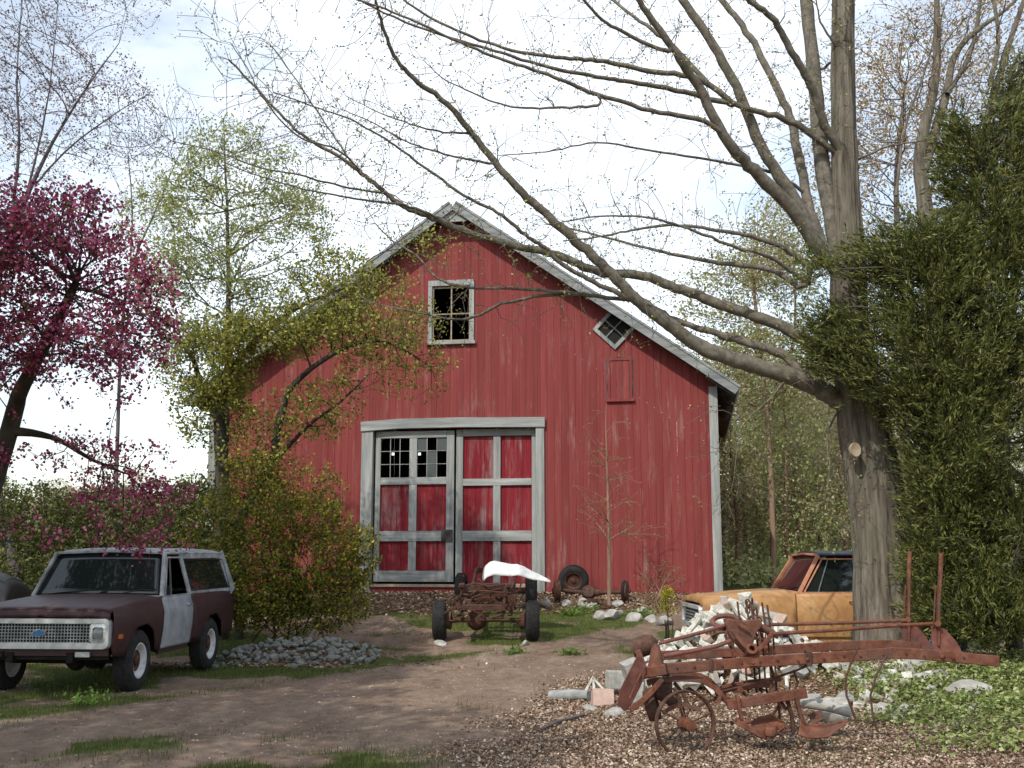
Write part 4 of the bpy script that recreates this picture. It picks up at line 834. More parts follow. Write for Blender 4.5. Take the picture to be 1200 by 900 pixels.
for i, x in enumerate((868, 878, 884, 890, 897, 903)):
    y0 = (705, 703, 708, 712, 706, 709)[i]; rt.tube(L([(x-4, y0), (x, y0+28), (x+3, 745), (x+5, 765+2*i), (x+7, 800+4*(i % 3)), (x+9, 812)], YA+.28+.03*(i % 2)), .010, 6)
PB('tooth_row', rt, 'rustd')
ch_ = MB()
for i in range(15):
    a = W(876+i*1.3+4*math.sin(i*1.7), 703+i*3.2+3*math.cos(i*2.1), YA+.38); t = i*1.1
    ch_.tube([a+Vector((.022*math.cos(q_)*math.cos(t), .022*math.cos(q_)*math.sin(t), .03*math.sin(q_))) for q_ in [j*math.pi/4 for j in range(8)]], .007, 5, closed=True)
PB('chain', ch_, 'rust')
# lower frame arches and second beam
PB('frame_arch', MB().poly(L([(758, 800), (775, 797), (800, 795), (822, 797), (838, 806), (848, 818), (856, 826)], YA+.05), .05, .05), bevel=.005)
PB('frame_arch', MB().poly(L([(770, 790), (800, 789), (820, 791), (832, 797), (845, 812)], YA+.35), .05, .04), bevel=.005)
PB('lower_beam', MB().poly(L([(852, 826), (880, 822), (915, 816), (945, 812)], YA-.15), .06, .085), bevel=.006)
PB('lower_beam', MB().poly(L([(838, 812), (860, 806), (885, 803), (905, 802)], YA+.25), .05, .05), bevel=.005)
PB('lower_beam', MB().poly(L([(846, 806), (880, 799), (915, 796)], YA+.45), .04, .04), bevel=.005)
PB('cross_bar', MB().tube(L([(842, 822, YA-.15), (850, 806, YA+.5)], YA), .022, 8).tube(L([(905, 815, YA-.15), (907, 800, YA+.5)], YA), .022, 8))
PB('standard', MB().poly(L([(864, 815), (866, 828), (869, 843)], YA-.18), .03, .05, (0, 1, 0)), bevel=.004)
PB('standard', MB().poly(L([(933, 816), (936, 830), (942, 850)], YA-.18), .035, .06, (0, 1, 0)).poly(L([(922, 818), (928, 840), (930, 858)], YA-.10), .03, .05, (0, 1, 0)), 'rustd', bevel=.004)
PB('brace', MB().tube(L([(912, 818), (914, 845)], YA), .012, 6).tube(L([(915, 822), (922, 832)], YA-.1), .016, 6), 'rustd')
# bolts, nuts, straps and small arms that crowd the middle of the implement
rp_ = random.Random(4)
for i in range(16):
    x = 770+i*24+rp_.uniform(-5, 5); y = float(np.interp(x, [775, 830, 880, 960, 1045, 1130, 1165], [784, 780, 776, 771, 765, 771, 775]))+rp_.uniform(-1.5, 1.5)
    PB('bolt', MB().tube([W(x, y, YA-.045), W(x, y, YA-.02)], .011, 6), 'rustd')
for i in range(14):
    x = rp_.uniform(846, 914); y = rp_.uniform(728, 826); Y = YA+rp_.uniform(.0, .4); a = rp_.uniform(0, 3.14); l = rp_.uniform(8, 20)
    PB('strap', MB().poly(L([(x-l*math.cos(a)/2, y-l*math.sin(a)/2), (x, y+rp_.uniform(-2, 2)), (x+l*math.cos(a)/2, y+l*math.sin(a)/2)], Y), .012, rp_.uniform(.025, .05), (0, 1, 0)), rp_.choice(['rust', 'rustd', 'rustp']), bevel=.003)
for i in range(10):
    x = rp_.uniform(850, 950); y = rp_.uniform(735, 850); Y = YA+rp_.uniform(-.1, .3)
    PB('nut', MB().tube([W(x, y, Y), W(x+rp_.uniform(-2, 2), y+1, Y-.05)], rp_.uniform(.018, .032), 6), 'rust')
for (pts, r_) in (([(856, 731), (850, 745), (856, 758)], .016), ([(868, 752), (885, 748), (904, 752)], .014), ([(900, 770), (906, 790), (902, 812)], .014), ([(930, 812), (935, 800), (930, 785)], .012), ([(858, 800), (872, 812), (884, 828)], .016), ([(914, 826), (905, 838), (893, 842)], .015), ([(790, 800), (800, 812), (806, 826)], .018), ([(812, 832), (828, 822), (842, 818)], .014), ([(780, 784), (784, 797), (782, 808)], .016)):
    PB('link_rod', MB().tube(L(pts, YA+.12), r_, 7), 'rustd')
# wheel with spokes
def pwheel(px, py, rad, Y, tilt, name='wheel'):
    c = W(px, py, Y); e = empty(name); e.parent = plow; e.location = c-plow.location; e.rotation_euler = (R(90), 0, tilt)
    n = 40; MB().lathe([(rad-.022, -.022), (rad, -.022), (rad, .022), (rad-.010, .022), (rad-.022, .012)], n, closed=True).build('rim', M['rustd'], e, 35)
    MB().lathe([(.035, -.10), (.05, -.06), (.06, 0), (.05, .06), (.05, .11), (.001, .115), (.001, -.10)], 16).build('hub', M['rust'], e, 35)
    for i in range(8): t = i*math.pi/4+.3; MB().tube([(.05*math.cos(t), .05*math.sin(t), .03*(-1)**i), ((rad-.02)*math.cos(t), (rad-.02)*math.sin(t), 0)], .008, 6).build('spoke', M['rustd'], e)
    return e
pwheel(803, 848, .285, 9.95, R(18))
PB('axle_arm', MB().poly(L([(790, 806), (797, 822), (803, 846)], 10.08), .035, .06, (0, 1, 0)), 'rustd', bevel=.004)
PB('fork', MB().poly(L([(776, 835), (790, 828), (802, 826), (815, 830), (822, 832)], 9.98), .03, .035), bevel=.004)
# front furrow wheel seen edge on below the left end
PB('disc_wheel', MB().lathe([(.10, -.05), (.135, -.05), (.14, 0), (.135, .05), (.10, .05), (.09, .0)], 24, Matrix.Translation(W(764, 826, 10.2)) @ Matrix.Rotation(R(75), 4, 'Y') @ Matrix.Rotation(.2, 4, 'X'), closed=True), 'rustd')
PB('wheel_arm', MB().box(W(776, 806, 10.25), (.17, .12, .18)).tube(L([(768, 812), (785, 820), (792, 826)], 10.2), .05, 8), 'rustd', bevel=.01)
# left end: broad landside plate leaning, bracket, conical hopper, rounded tank end
def plate(name, pts, Y, th, mat='rustp', lean=0):
    P_ = [W(a, b, Y+(b-800)*lean) for a, b in pts]; n = len(P_); mb = MB(); o = Vector((0, th, 0))
    mb.add([p for p in P_]+[p+o for p in P_], [tuple(range(n)), tuple(range(2*n-1, n-1, -1))]+[(i, n+i, n+(i+1) % n, (i+1) % n) for i in range(n)]); return PB(name, mb, mat, None, bevel=.003)
plate('landside_plate', [(731, 833), (724, 826), (727, 808), (738, 786), (747, 768), (753, 772), (757, 788), (750, 806), (737, 832)], 9.95, .03, 'rustp', .003)
PB('stay', MB().tube(L([(738, 818), (745, 803), (752, 787)], 9.92), .008, 6), 'rust')
PB('frame_arch', MB().poly(L([(738, 832), (752, 822), (766, 808), (776, 795)], 9.98), .05, .045), 'rust', bevel=.005)
PB('bracket', MB().poly(L([(751, 788), (765, 787), (780, 784)], 9.98), .09, .09), 'rust', bevel=.008)
PB('post', MB().poly(L([(747, 762), (752, 775), (757, 788)], 10.0), .05, .05, (0, 1, 0)), 'rustp', bevel=.004)
PB('cone_guard', MB().lathe([(.075, 0), (.072, .02), (.045, .14), (.03, .19), (.001, .20)], 18, Matrix.Translation(W(769, 781, 10.05))), 'rust')
PB('tank_end', MB().lathe([(.001, -.12), (.085, -.12), (.095, -.08), (.095, .02), (.07, .08), (.001, .12)], 20, Matrix.Translation(W(757, 756, 10.3)) @ Matrix.Rotation(R(70), 4, 'Y') @ Matrix.Rotation(.3, 4, 'X')), 'rustd')
# shares and mouldboards: curved sheets
def mould(name, pts_top, pts_bot, Y, bulge, mat):
    n = len(pts_top); mb = MB()
    def f(u, v_):
        t = u*(n-1); i = min(int(t), n-2); a = t-i; T = Vector(pts_top[i])*(1-a)+Vector(pts_top[i+1])*a; B = Vector(pts_bot[i])*(1-a)+Vector(pts_bot[i+1])*a
        p = T*(1-v_)+B*v_; return W(p.x, p.y, Y+bulge*math.sin(v_*math.pi)-.15*v_)
    mb.grid(f, 16, 8); o = PB(name, mb, mat, 60); s = o.modifiers.new('t', 'SOLIDIFY'); s.thickness = .012; return o
mould('plowshare', [(880, 846), (890, 839), (905, 838), (920, 846)], [(884, 862), (893, 866), (910, 860), (921, 852)], 10.1, .08, 'rust')
mould('plowshare', [(938, 838), (946, 848), (968, 848), (996, 843)], [(935, 862), (948, 866), (970, 865), (993, 848)], 9.95, .06, 'rust')
mould('mouldboard', [(948, 838), (955, 834), (963, 833)], [(952, 850), (957, 848), (965, 843)], 10.2, .03, 'rustd')
PB('landside', MB().poly(L([(863, 846), (875, 852), (890, 860), (898, 862)], 9.95), .04, .05).lathe([(.001, -.05), (.05, -.03), (.06, .0), (.05, .04), (.001, .05)], 12, Matrix.Translation(W(903, 858, 9.9))), 'rust', bevel=.005)
PB('clevis', MB().tube(L([(862, 843), (872, 847), (880, 845)], 9.97), .02, 8).tube(L([(910, 850), (916, 857), (924, 856)], 9.97), .015, 8), 'rust')
# two thin bowed rods hanging from the beam to the ground
o = MB().tube(L([(1006, 757, 10.0), (997, 778, 10.02), (991, 796, 10.0), (992, 815, 10.0), (1001, 838, 10.0), (1003, 846, 10)], 10), .010, 6).build('iron_rod', M['rustd'], None, 40); tag(o, 'thin bowed rusty rod leaning on the beam, left of the pair', 'rod', 'bowed rods hanging from the plow beam')
o = MB().tube(L([(1039, 768, 10.0), (1027, 791, 10.0), (1020, 815, 10.0), (1023, 840, 10.0), (1029, 858, 10.0)], 10), .010, 6).build('iron_rod', M['rustd'], None, 40); tag(o, 'thin bowed rusty rod leaning on the beam, right of the pair', 'rod', 'bowed rods hanging from the plow beam')
# ------------------------------------------------------------------ heaps: white brick rubble, stones, logs, blocks
q = Mat('whitewashed_brick', .9, 0, .15); v = q.coord(); n = q.noise(v, 9, 7, .75)
oi = q.n('ShaderNodeObjectInfo').outputs['Random']
q.color(q.mix(q.ramp(oi, [(0., 0.), (.62, .0), (.72, .55), (.86, .25), (1., .8)]), q.ramp(n, [(.32, (.20, .18, .14)), (.46, (.43, .41, .35)), (.62, (.66, .65, .60))]), q.ramp(oi, [(.6, (.40, .27, .21)), (.8, (.27, .26, .23)), (1., (.36, .20, .15))]))); q.bump(n, .5, .006); M['wbrick'] = q.m
M['cblock'] = mat_var('grey_concrete', [(.3, (.24, .23, .20)), (.7, (.42, .41, .37))], 12, .95, bump=.5)
M['pblock'] = mat_var('pink_concrete', [(.3, (.38, .25, .2)), (.7, (.52, .38, .32))], 12, .95, bump=.5)
protos = []
for i in range(7):
    d = [(.22, .11, .075), (.25, .12, .08), (.14, .11, .075), (.20, .16, .06), (.24, .10, .10), (.12, .10, .08), (.30, .13, .07)][i]
    bm = bmesh.new(); bmesh.ops.create_cube(bm, size=1)
    for v_ in bm.verts: v_.co = Vector((v_.co.x*d[0]*(1+random.uniform(-.12, .12)), v_.co.y*d[1]*(1+random.uniform(-.12, .12)), v_.co.z*d[2]*(1+random.uniform(-.12, .12))))
    bmesh.ops.bevel(bm, geom=bm.edges[:], offset=.007, segments=1, affect='EDGES')
    bmesh.ops.triangulate(bm, faces=[f for f in bm.faces if len(f.verts) > 4])
    for v_ in bm.verts: v_.co += Vector([random.uniform(-.004, .004) for _ in range(3)])
    me = bpy.data.meshes.new('brick'); bm.to_mesh(me); bm.free(); me.materials.append(M['wbrick']); protos.append(me)
rb = random.Random(11); placed = []
def heap_h(x, y): return gz(x, y)
def put(me, name, x, y, z, rot, **kw):
    o = bpy.data.objects.new(name, me); col.objects.link(o); o.location = (x, y, z); o.rotation_euler = rot; return tag(o, **kw)
cnt = 0; tries = 0
while cnt < 230 and tries < 9000:
    tries += 1; x = rb.gauss(2.72, .60); y = rb.gauss(14.0, .42)
    if ((x-2.7)/1.25)**2+((y-14.05)/.85)**2 > 1: continue
    lay = 0
    near = [p for p in placed if (p[0]-x)**2+(p[1]-y)**2 < .13**2]
    if len(near) > 2: continue
    z = heap_h(x, y)+.035+.075*len(near); placed.append((x, y))
    ob_ = put(rb.choice(protos), 'brick', x, y, z, (rb.gauss(0, .6), rb.gauss(0, .6), rb.uniform(0, 6.28)), label='whitewashed brick fragment in the pale rubble heap before the orange pickup', cat='brick', group='bricks of the pale rubble heap'); cnt += 1; f_ = rb.uniform(.65, 1.15); ob_.scale = (f_*rb.uniform(.8, 1.45), f_*rb.uniform(.8, 1.15), f_*rb.uniform(.75, 1.1))
# more brick bits strewn to the right behind the plow
for i in range(34):
    x = rb.uniform(3.3, 4.9); y = rb.uniform(12.2, 14.3); put(rb.choice(protos), 'brick', x, y, gz(x, y)+.03, (rb.gauss(0, .3), rb.gauss(0, .3), rb.uniform(0, 6.28)), label='pale brick fragment strewn among leaves behind the plow beams', cat='brick', group='brick fragments strewn behind the plow beams')
# rounded stones
sp = []
M['stonep'] = mat_var('pale_field_stone', [(.3, (.18, .17, .15)), (.55, (.36, .34, .31)), (.75, (.55, .53, .49))], 8, .9)
M['stoneg'] = mat_var('grey_green_stone', [(.3, (.10, .10, .085)), (.55, (.20, .20, .18)), (.75, (.34, .34, .31))], 8, .9)
for i in range(6):
    mb = MB(); mb.rock((0, 0, 0), (.2, .16, .12), None, 0, 40+i); o = mb.build('stone', M['stonep'], None, 35); sp.append(o.data); bpy.data.objects.remove(o)
sg = []
for i in range(6):
    mb = MB(); mb.rock((0, 0, 0), (.20, .15, .12), None, 0, 70+i); o = mb.build('stone', M['stoneg'], None, 35); sg.append(o.data); bpy.data.objects.remove(o)
def stone(px, py, Y, s, me=None, z=0, **kw):
    p = W(px, py, Y); o = put(me or rb.choice(sp), 'stone', p.x, Y, gz(p.x, Y)+.03*s+z, (rb.uniform(-.3, .3), rb.uniform(-.3, .3), rb.uniform(0, 6)), **kw); o.scale = (s, s*rb.uniform(.8, 1.1), s*rb.uniform(.8, 1.05)); return o
for i in range(42):
    x = rb.uniform(3.2, 5.2); y = rb.uniform(11.6, 14.6); s = rb.uniform(.5, 1.4); o = put(rb.choice(sp), 'stone', x, y, gz(x, y)+.03*s, (rb.uniform(-.3, .3), rb.uniform(-.3, .3), rb.uniform(0, 6)), label='rounded grey stone among dry leaves behind the plow', cat='stone', group='stones lying behind the plow'); o.scale = (s,)*3
stone(970, 800, 11.6, 1.6, label='dark angular stone under the beams right of the plow centre', cat='stone')
stone(905, 740, 14.4, 2.6, z=.05, label='big pale boulder under the long control rods', cat='boulder')
o = stone(1135, 790, 12.6, 3.0, label='large mossy stone among green ground cover beneath beam end', cat='boulder'); o.scale = (2.6, 1.4, 1.4)
stone(718, 828, 12.2, 1.0, label='small grey stone just left of the rusty plate', cat='stone')
stone(690, 822, 12.6, .8, label='small pale stone below the pink block', cat='stone')
stone(516, 739, 20.35, 1.1, label='flat pale stone at the left front tyre of the bare frame', cat='stone')
stone(616, 738, 20.3, 1.0, label='grey stone chocking the right front tyre of the bare frame', cat='stone')
for i, (a, b, Y) in enumerate(((705, 722, 22.6), (716, 722, 22.5), (728, 720, 22.9), (694, 716, 23.5), (742, 722, 22.4), (752, 716, 23.0), (683, 712, 23.8), (664, 712, 23.9), (763, 722, 22.3), (722, 711, 23.7), (640, 712, 23.9), (777, 722, 22.0))):
    stone(a, b, Y, rb.uniform(1.1, 1.9), cat='stone', group='fieldstones at the foot of the sapling', label=(
        'grey fieldstone directly below the foot of the sapling', 'grey fieldstone just right of the sapling foot, nearest the drive', 'grey fieldstone right of the sapling foot, below the rusty drum', 'grey fieldstone left of the sapling foot beside the leaf spring',
        'grey fieldstone midway between sapling and yellow shrub', 'grey fieldstone second from the yellow shrub', 'grey fieldstone below the centre of the old axle', 'grey fieldstone below the leaning tyre',
        'grey fieldstone just left of the yellow shrub', 'grey fieldstone close to the wall directly behind the sapling foot', 'leftmost fieldstone, beside the rear tyre of the bare frame', 'rightmost fieldstone, at the stem of the yellow shrub')[i])
i = 0; stp = []; tr = 0
while i < 210 and tr < 6000:
    tr += 1; x = rb.gauss(-3.4, .75); y = rb.gauss(18.35, .28)
    if not -4.75 < x < -2.2: continue
    nr = sum(1 for p in stp if (p[0]-x)**2+(p[1]-y)**2 < .10**2)
    if nr > 1: continue
    s = rb.uniform(.3, .85); stp.append((x, y)); z = gz(x, y)+.03+.06*nr
    o = put(rb.choice(sg), 'stone', x, y, z, (rb.uniform(-.6, .6), rb.uniform(-.6, .6), rb.uniform(0, 6)), label='pale grey stone in the low heap before the yellow bush', cat='stone', group='stones of the low grey heap'); o.scale = (s, s*.9, s); i += 1
# logs, blocks, sticks at the left of the plow
def log(pts, r, lab, mat='barkp', cat='log', name='log'):
    mb = MB(); pts = [Vector(p) for p in pts]; mb.tube(pts, r, 12); o = mb.build(name, M[mat], None, 40); return tag(o, lab, cat)
def G(px, py, Y, dz=0): p = W(px, py, Y); return Vector((p.x, Y, gz(p.x, Y)+dz))
log([G(645, 800, 13.6, .06), G(668, 800, 13.45, .065), G(690, 798, 13.3, .06)], [.058, .068, .055], 'short barkless log lying left of the pink block', 'woodh')
log([G(630, 843, 11.2, .02), G(655, 830, 11.6, .035), G(684, 812, 12.1, .04)], [.013, .02, .018], 'thin weathered stick on dry leaves left of the plow', 'barkp', 'stick', 'stick')
log([W(940, 823, 10.8), W(970, 827, 10.7), W(998, 835, 10.6)], [.052, .055, .05], 'pale birch log under the right end of the plow', 'cblock')
log([W(896, 767, 11.6), W(930, 768, 11.55), W(985, 771, 11.5)], [.035, .038, .03], 'grey weathered pole lying between the two plow beams', 'woodh', 'pole', 'pole')
def block(px, py, Y, d, rot, mat, lab, dz=0):
    p = W(px, py, Y); mb = MB().box((0, 0, 0), d); o = mb.build('concrete_block', M[mat], None, None, bevel=.008); o.location = (p.x, Y, gz(p.x, Y)+d[2]/2+dz); o.rotation_euler = rot; return tag(o, lab, 'block')
block(706, 815, 12.9, (.24, .16, .20), (-.35, .05, .1), 'pblock', 'pink concrete block with sloping face', -.02)
block(721, 790, 13.4, (.20, .20, .20), (0, .03, .15), 'cblock', 'square tan concrete block behind the pink one', .09)
block(740, 770, 12.9, (.19, .2, .20), (.1, -.35, .2), 'cblock', 'tilted pale concrete block above the rusty plate', .28)
block(741, 785, 12.95, (.26, .2, .24), (.1, .1, -.2), 'cblock', 'grey concrete block holding up the tilted one', .02)
# broken hollow block frame
p = G(697, 790, 13.5, .12); mb = MB()
for a, b in (((-.16, -.10), (-.02, .1)), ((-.02, .10), (.12, -.08)), ((.12, -.08), (-.16, -.10)), ((-.02, .10), (-.02, -.09))): mb.beam((a[0], 0, a[1]), (b[0], 0, b[1]), .07, .028)
o = mb.build('broken_block', M['wbrick'], None, None, bevel=.004, loc=p, rot=(R(-25), 0, .2)); tag(o, 'broken hollow white block standing open behind the short log', 'block')
# ------------------------------------------------------------------ trees
def catmull(pts, sub):
    """pts: list of (Vector, radius) -> smoothed"""
    out_ = []; n = len(pts)
    for i in range(n-1):
        p0 = pts[max(i-1, 0)]; p1 = pts[i]; p2 = pts[i+1]; p3 = pts[min(i+2, n-1)]
        for j in range(sub):
            t = j/sub; a = p1[0]*2; b = p2[0]-p0[0]; c = p0[0]*2-p1[0]*5+p2[0]*4-p3[0]; d = -p0[0]+p1[0]*3-p2[0]*3+p3[0]
            out_.append(((a+b*t+c*t*t+d*t*t*t)*.5, p1[1]*(1-t)+p2[1]*t))
    out_.append(pts[-1]); return out_
class TB:
    """numpy-friendly tube collector for branches (quads and triangles kept as quads)"""
    def __init__(s): s.V = []; s.F = []; s.n = 0
    def tube(s, P, r, n):
        P = np.asarray(P, float); r = np.asarray(r, float); k = len(P)
        T = np.empty_like(P); T[1:-1] = P[2:]-P[:-2]; T[0] = P[1]-P[0]; T[-1] = P[-1]-P[-2]; T /= np.linalg.norm(T, axis=1, keepdims=True)+1e-9
        m = T.mean(0); up = np.array([0, 0, 1.]) if abs(m[2]) < .8*np.linalg.norm(m)+1e-9 else np.array([1., 0, .1])
        B = np.cross(up, T); B /= np.linalg.norm(B, axis=1, keepdims=True)+1e-9; C = np.cross(T, B)
        a = np.arange(n)*2*np.pi/n; ring = P[:, None]+(B[:, None]*np.cos(a)[None, :, None]+C[:, None]*np.sin(a)[None, :, None])*r[:, None, None]
        s.V.append(ring.reshape(-1, 3)); i = np.arange(k-1)[:, None]*n; j = np.arange(n)[None]; j2 = (j+1) % n
        s.F.append((np.stack([i+j, i+j2, i+n+j2, i+n+j], -1).reshape(-1, 4))+s.n); s.n += k*n
    def build(s, name, mat, parent): return np_mesh(name, np.concatenate(s.V), np.concatenate(s.F), mat, parent, True)
def grow(seeds, sdir, splen, pts, r0, step=.35, jit=.03, wp=.35, e=2.3, curve=.35, droop=0., rs=None, sag=0.):
    rs = rs or np.random.default_rng(1); ns = len(seeds); cap = ns+len(pts)*10+10
    P = np.zeros((cap, 3)); D = np.zeros((cap, 3)); Lp = np.zeros(cap); par = np.full(cap, -1); P[:ns] = seeds; D[:ns] = sdir; Lp[:ns] = splen; n = ns
    d0 = np.array([np.min(np.linalg.norm(seeds-p, axis=1)) for p in pts]); tips = []
    for p in pts[np.argsort(d0)]:
        v = p-P[:n]; d = np.linalg.norm(v, axis=1); al = (v*D[:n]).sum(1)/(d+1e-6); c = d*(1.25-.45*al)+wp*Lp[:n]; i = int(np.argmin(c)); dd = d[i]
        if dd < .02: continue
        m = max(1, int(dd/step)); m = min(m, 10); ctrl = P[i]+D[i]*dd*curve+np.array([0, 0, sag*dd]); last = i
        for k in range(1, m+1):
            if n >= cap: break
            t = k/m; q = (1-t)**2*P[i]+2*t*(1-t)*ctrl+t*t*p; q = q+(rs.normal(size=3)*jit if k < m else 0)
            P[n] = q; dv = q-P[last]; l = np.linalg.norm(dv)+1e-9; D[n] = dv/l; Lp[n] = Lp[last]+l; par[n] = last; last = n; n += 1
        tips.append(last)
    P = P[:n]; par = par[:n]; D = D[:n]; acc = np.zeros(n); ch_n = np.zeros(n, int)
    for i in range(n-1, ns-1, -1):
        if acc[i] == 0: acc[i] = r0**e
        acc[par[i]] += acc[i]*1.0
    rad = acc**(1/e); return P, par, rad, np.array(tips), ns, D
def to_tubes(tb, P, par, rad, ns, seedrad=None, thick=1.):
    n = len(P); kids = [[] for _ in range(n)]
    for i in range(ns, n): kids[par[i]].append(i)
    st = []
    for i in range(ns):
        ks = sorted(kids[i], key=lambda k: -rad[k])
        if seedrad is None and ks:
            st.append((None, i)) if ns == 1 else [st.append((i, k)) for k in ks]
        else: [st.append((i, k)) for k in ks]
    while st:
        a, b = st.pop(); ch = ([] if a is None else [a])+[b]; c = b
        while kids[c]:
            ks = sorted(kids[c], key=lambda k: -rad[k]); 
            for k in ks[1:]: st.append((c, k))
            c = ks[0]; ch.append(c)
        if len(ch) < 2: continue
        r = rad[ch]*thick
        sr = seedrad[a] if (seedrad is not None and a is not None and a < ns) else None
        if a is not None: r[0] = r[1]*1.15 if sr is None else min(r[1]*1.3, sr)
        if sr is not None: r = np.minimum(r, max(sr*.7, .002))
        if len(ch) > 3:      # soften kinks
            Q = P[ch].copy(); Q[1:-1] = .5*Q[1:-1]+.25*(Q[:-2]+Q[2:])
        else: Q = P[ch]
        mr = r.max(); tb.tube(Q, r, 12 if mr > .10 else 7 if mr > .035 else 5 if mr > .014 else 3)
def lobes(specs, n, rs, shell=0., cl=.33):
    n = int(n/(1-cl*.55))
    """specs: (px, py, Y, rx_px, ry_px, depth_m, weight) ellipsoids placed from where they stand in the view"""
    w_ = np.array([s[6] if len(s) > 6 else s[3]*s[4] for s in specs], float); w_ /= w_.sum(); out_ = []
    for k in rs.choice(len(specs), n, p=w_):
        px, py, Y, rx, ry, dz = specs[k][:6]; c = W(px, py, Y); s = Y/F
        v = rs.normal(size=3); v /= np.linalg.norm(v); v *= (shell+(1-shell)*rs.uniform())**(1/3) if shell == 0 else rs.uniform(shell, 1)
        out_.append((c.x+v[0]*rx*s, c.y+v[1]*dz, c.z+v[2]*ry*s))
    out_ = np.array(out_)
    if cl:
        f = 1.7; nn = (vn(out_[:, 0]*f+31, out_[:, 2]*f, 3)+vn(out_[:, 1]*f+11, out_[:, 2]*f+5, 7)+.5*vn(out_[:, 0]*f*2.3, out_[:, 1]*f*2.3+out_[:, 2]*3, 8))/2.5
        out_ = out_[nn > np.quantile(nn, cl)]
    return out_
def cluster(C, n, spread, rs, flat=1.):
    q = C[:, None]+rs.normal(size=(len(C), n, 3))*spread*np.array([1, 1, flat]); return q.reshape(-1, 3)
def tree(name, label, cat, base, pts, r0, bark, leafm=None, nleaf=8, spread=.15, ls=(.04, .08), seed=1, trunk=None, group=None, e=2.3, step=.35, wp=.35, jit=.03, curve=.35, lean=None, asp=.6, thick=1., only=None, leaf_name='crown', trunk_r=None, extra=None, sag=0.):
    """base point; trunk: further trunk points (x,y,z,r) in world space"""
    rs = np.random.default_rng(seed); b = Vector(base); root = empty(name, b, label=label, cat=cat, group=group)
    tb = TB(); bl = np.array(b)
    if trunk:
        seeds = []; rads = []
        for st in trunk:
            cc = catmull([(Vector(p[:3]), p[3]) for p in st], 5); Q = np.array([c[0] for c in cc]); r = np.array([c[1] for c in cc]); Q += rs.normal(size=Q.shape)*.004
            tb.tube(Q-bl, r, 14 if r.max() > .08 else 8); k = len(Q)//4 if st is trunk[0] else 1; seeds.append(Q[k:]); rads.append(r[k:])
        dirs = [np.gradient(s_, axis=0) for s_ in seeds]; S = np.concatenate(seeds); Dr = np.concatenate(dirs); Dr /= np.linalg.norm(Dr, axis=1, keepdims=True)+1e-9; rr = np.concatenate(rads)
        P, par, rad, tips, ns, D = grow(S, Dr, np.linalg.norm(S-bl, axis=1)*.3, pts, r0, step, jit, wp, e, curve, rs=rs, sag=sag); to_tubes(tb, P-bl, par, rad, ns, rr, thick)
    else:
        P, par, rad, tips, ns, D = grow(bl[None], np.array([[0, 0, 1.]]), np.zeros(1), pts, r0, step, jit, wp, e, curve, rs=rs, sag=sag)
        tb2 = P-bl; to_tubes(tb, tb2, par, rad, ns, None, thick)
    tb.build('trunk', bark, root)
    if leafm is not None:
        thr = r0*1.9; ends = np.where((rad <= thr) & (np.arange(len(P)) >= ns))[0]
        C = P[ends]; C = C if only is None else C[rs.uniform(size=len(C)) < only]
        if extra is not None: C = C[extra(C)]
        Q = cluster(C, nleaf, spread*.62, rs); V, Fq = leaf_quads(Q-bl, ls[0], ls[1], 0, asp); np_mesh(leaf_name, V, Fq, leafm, root)
    return root, P, rad
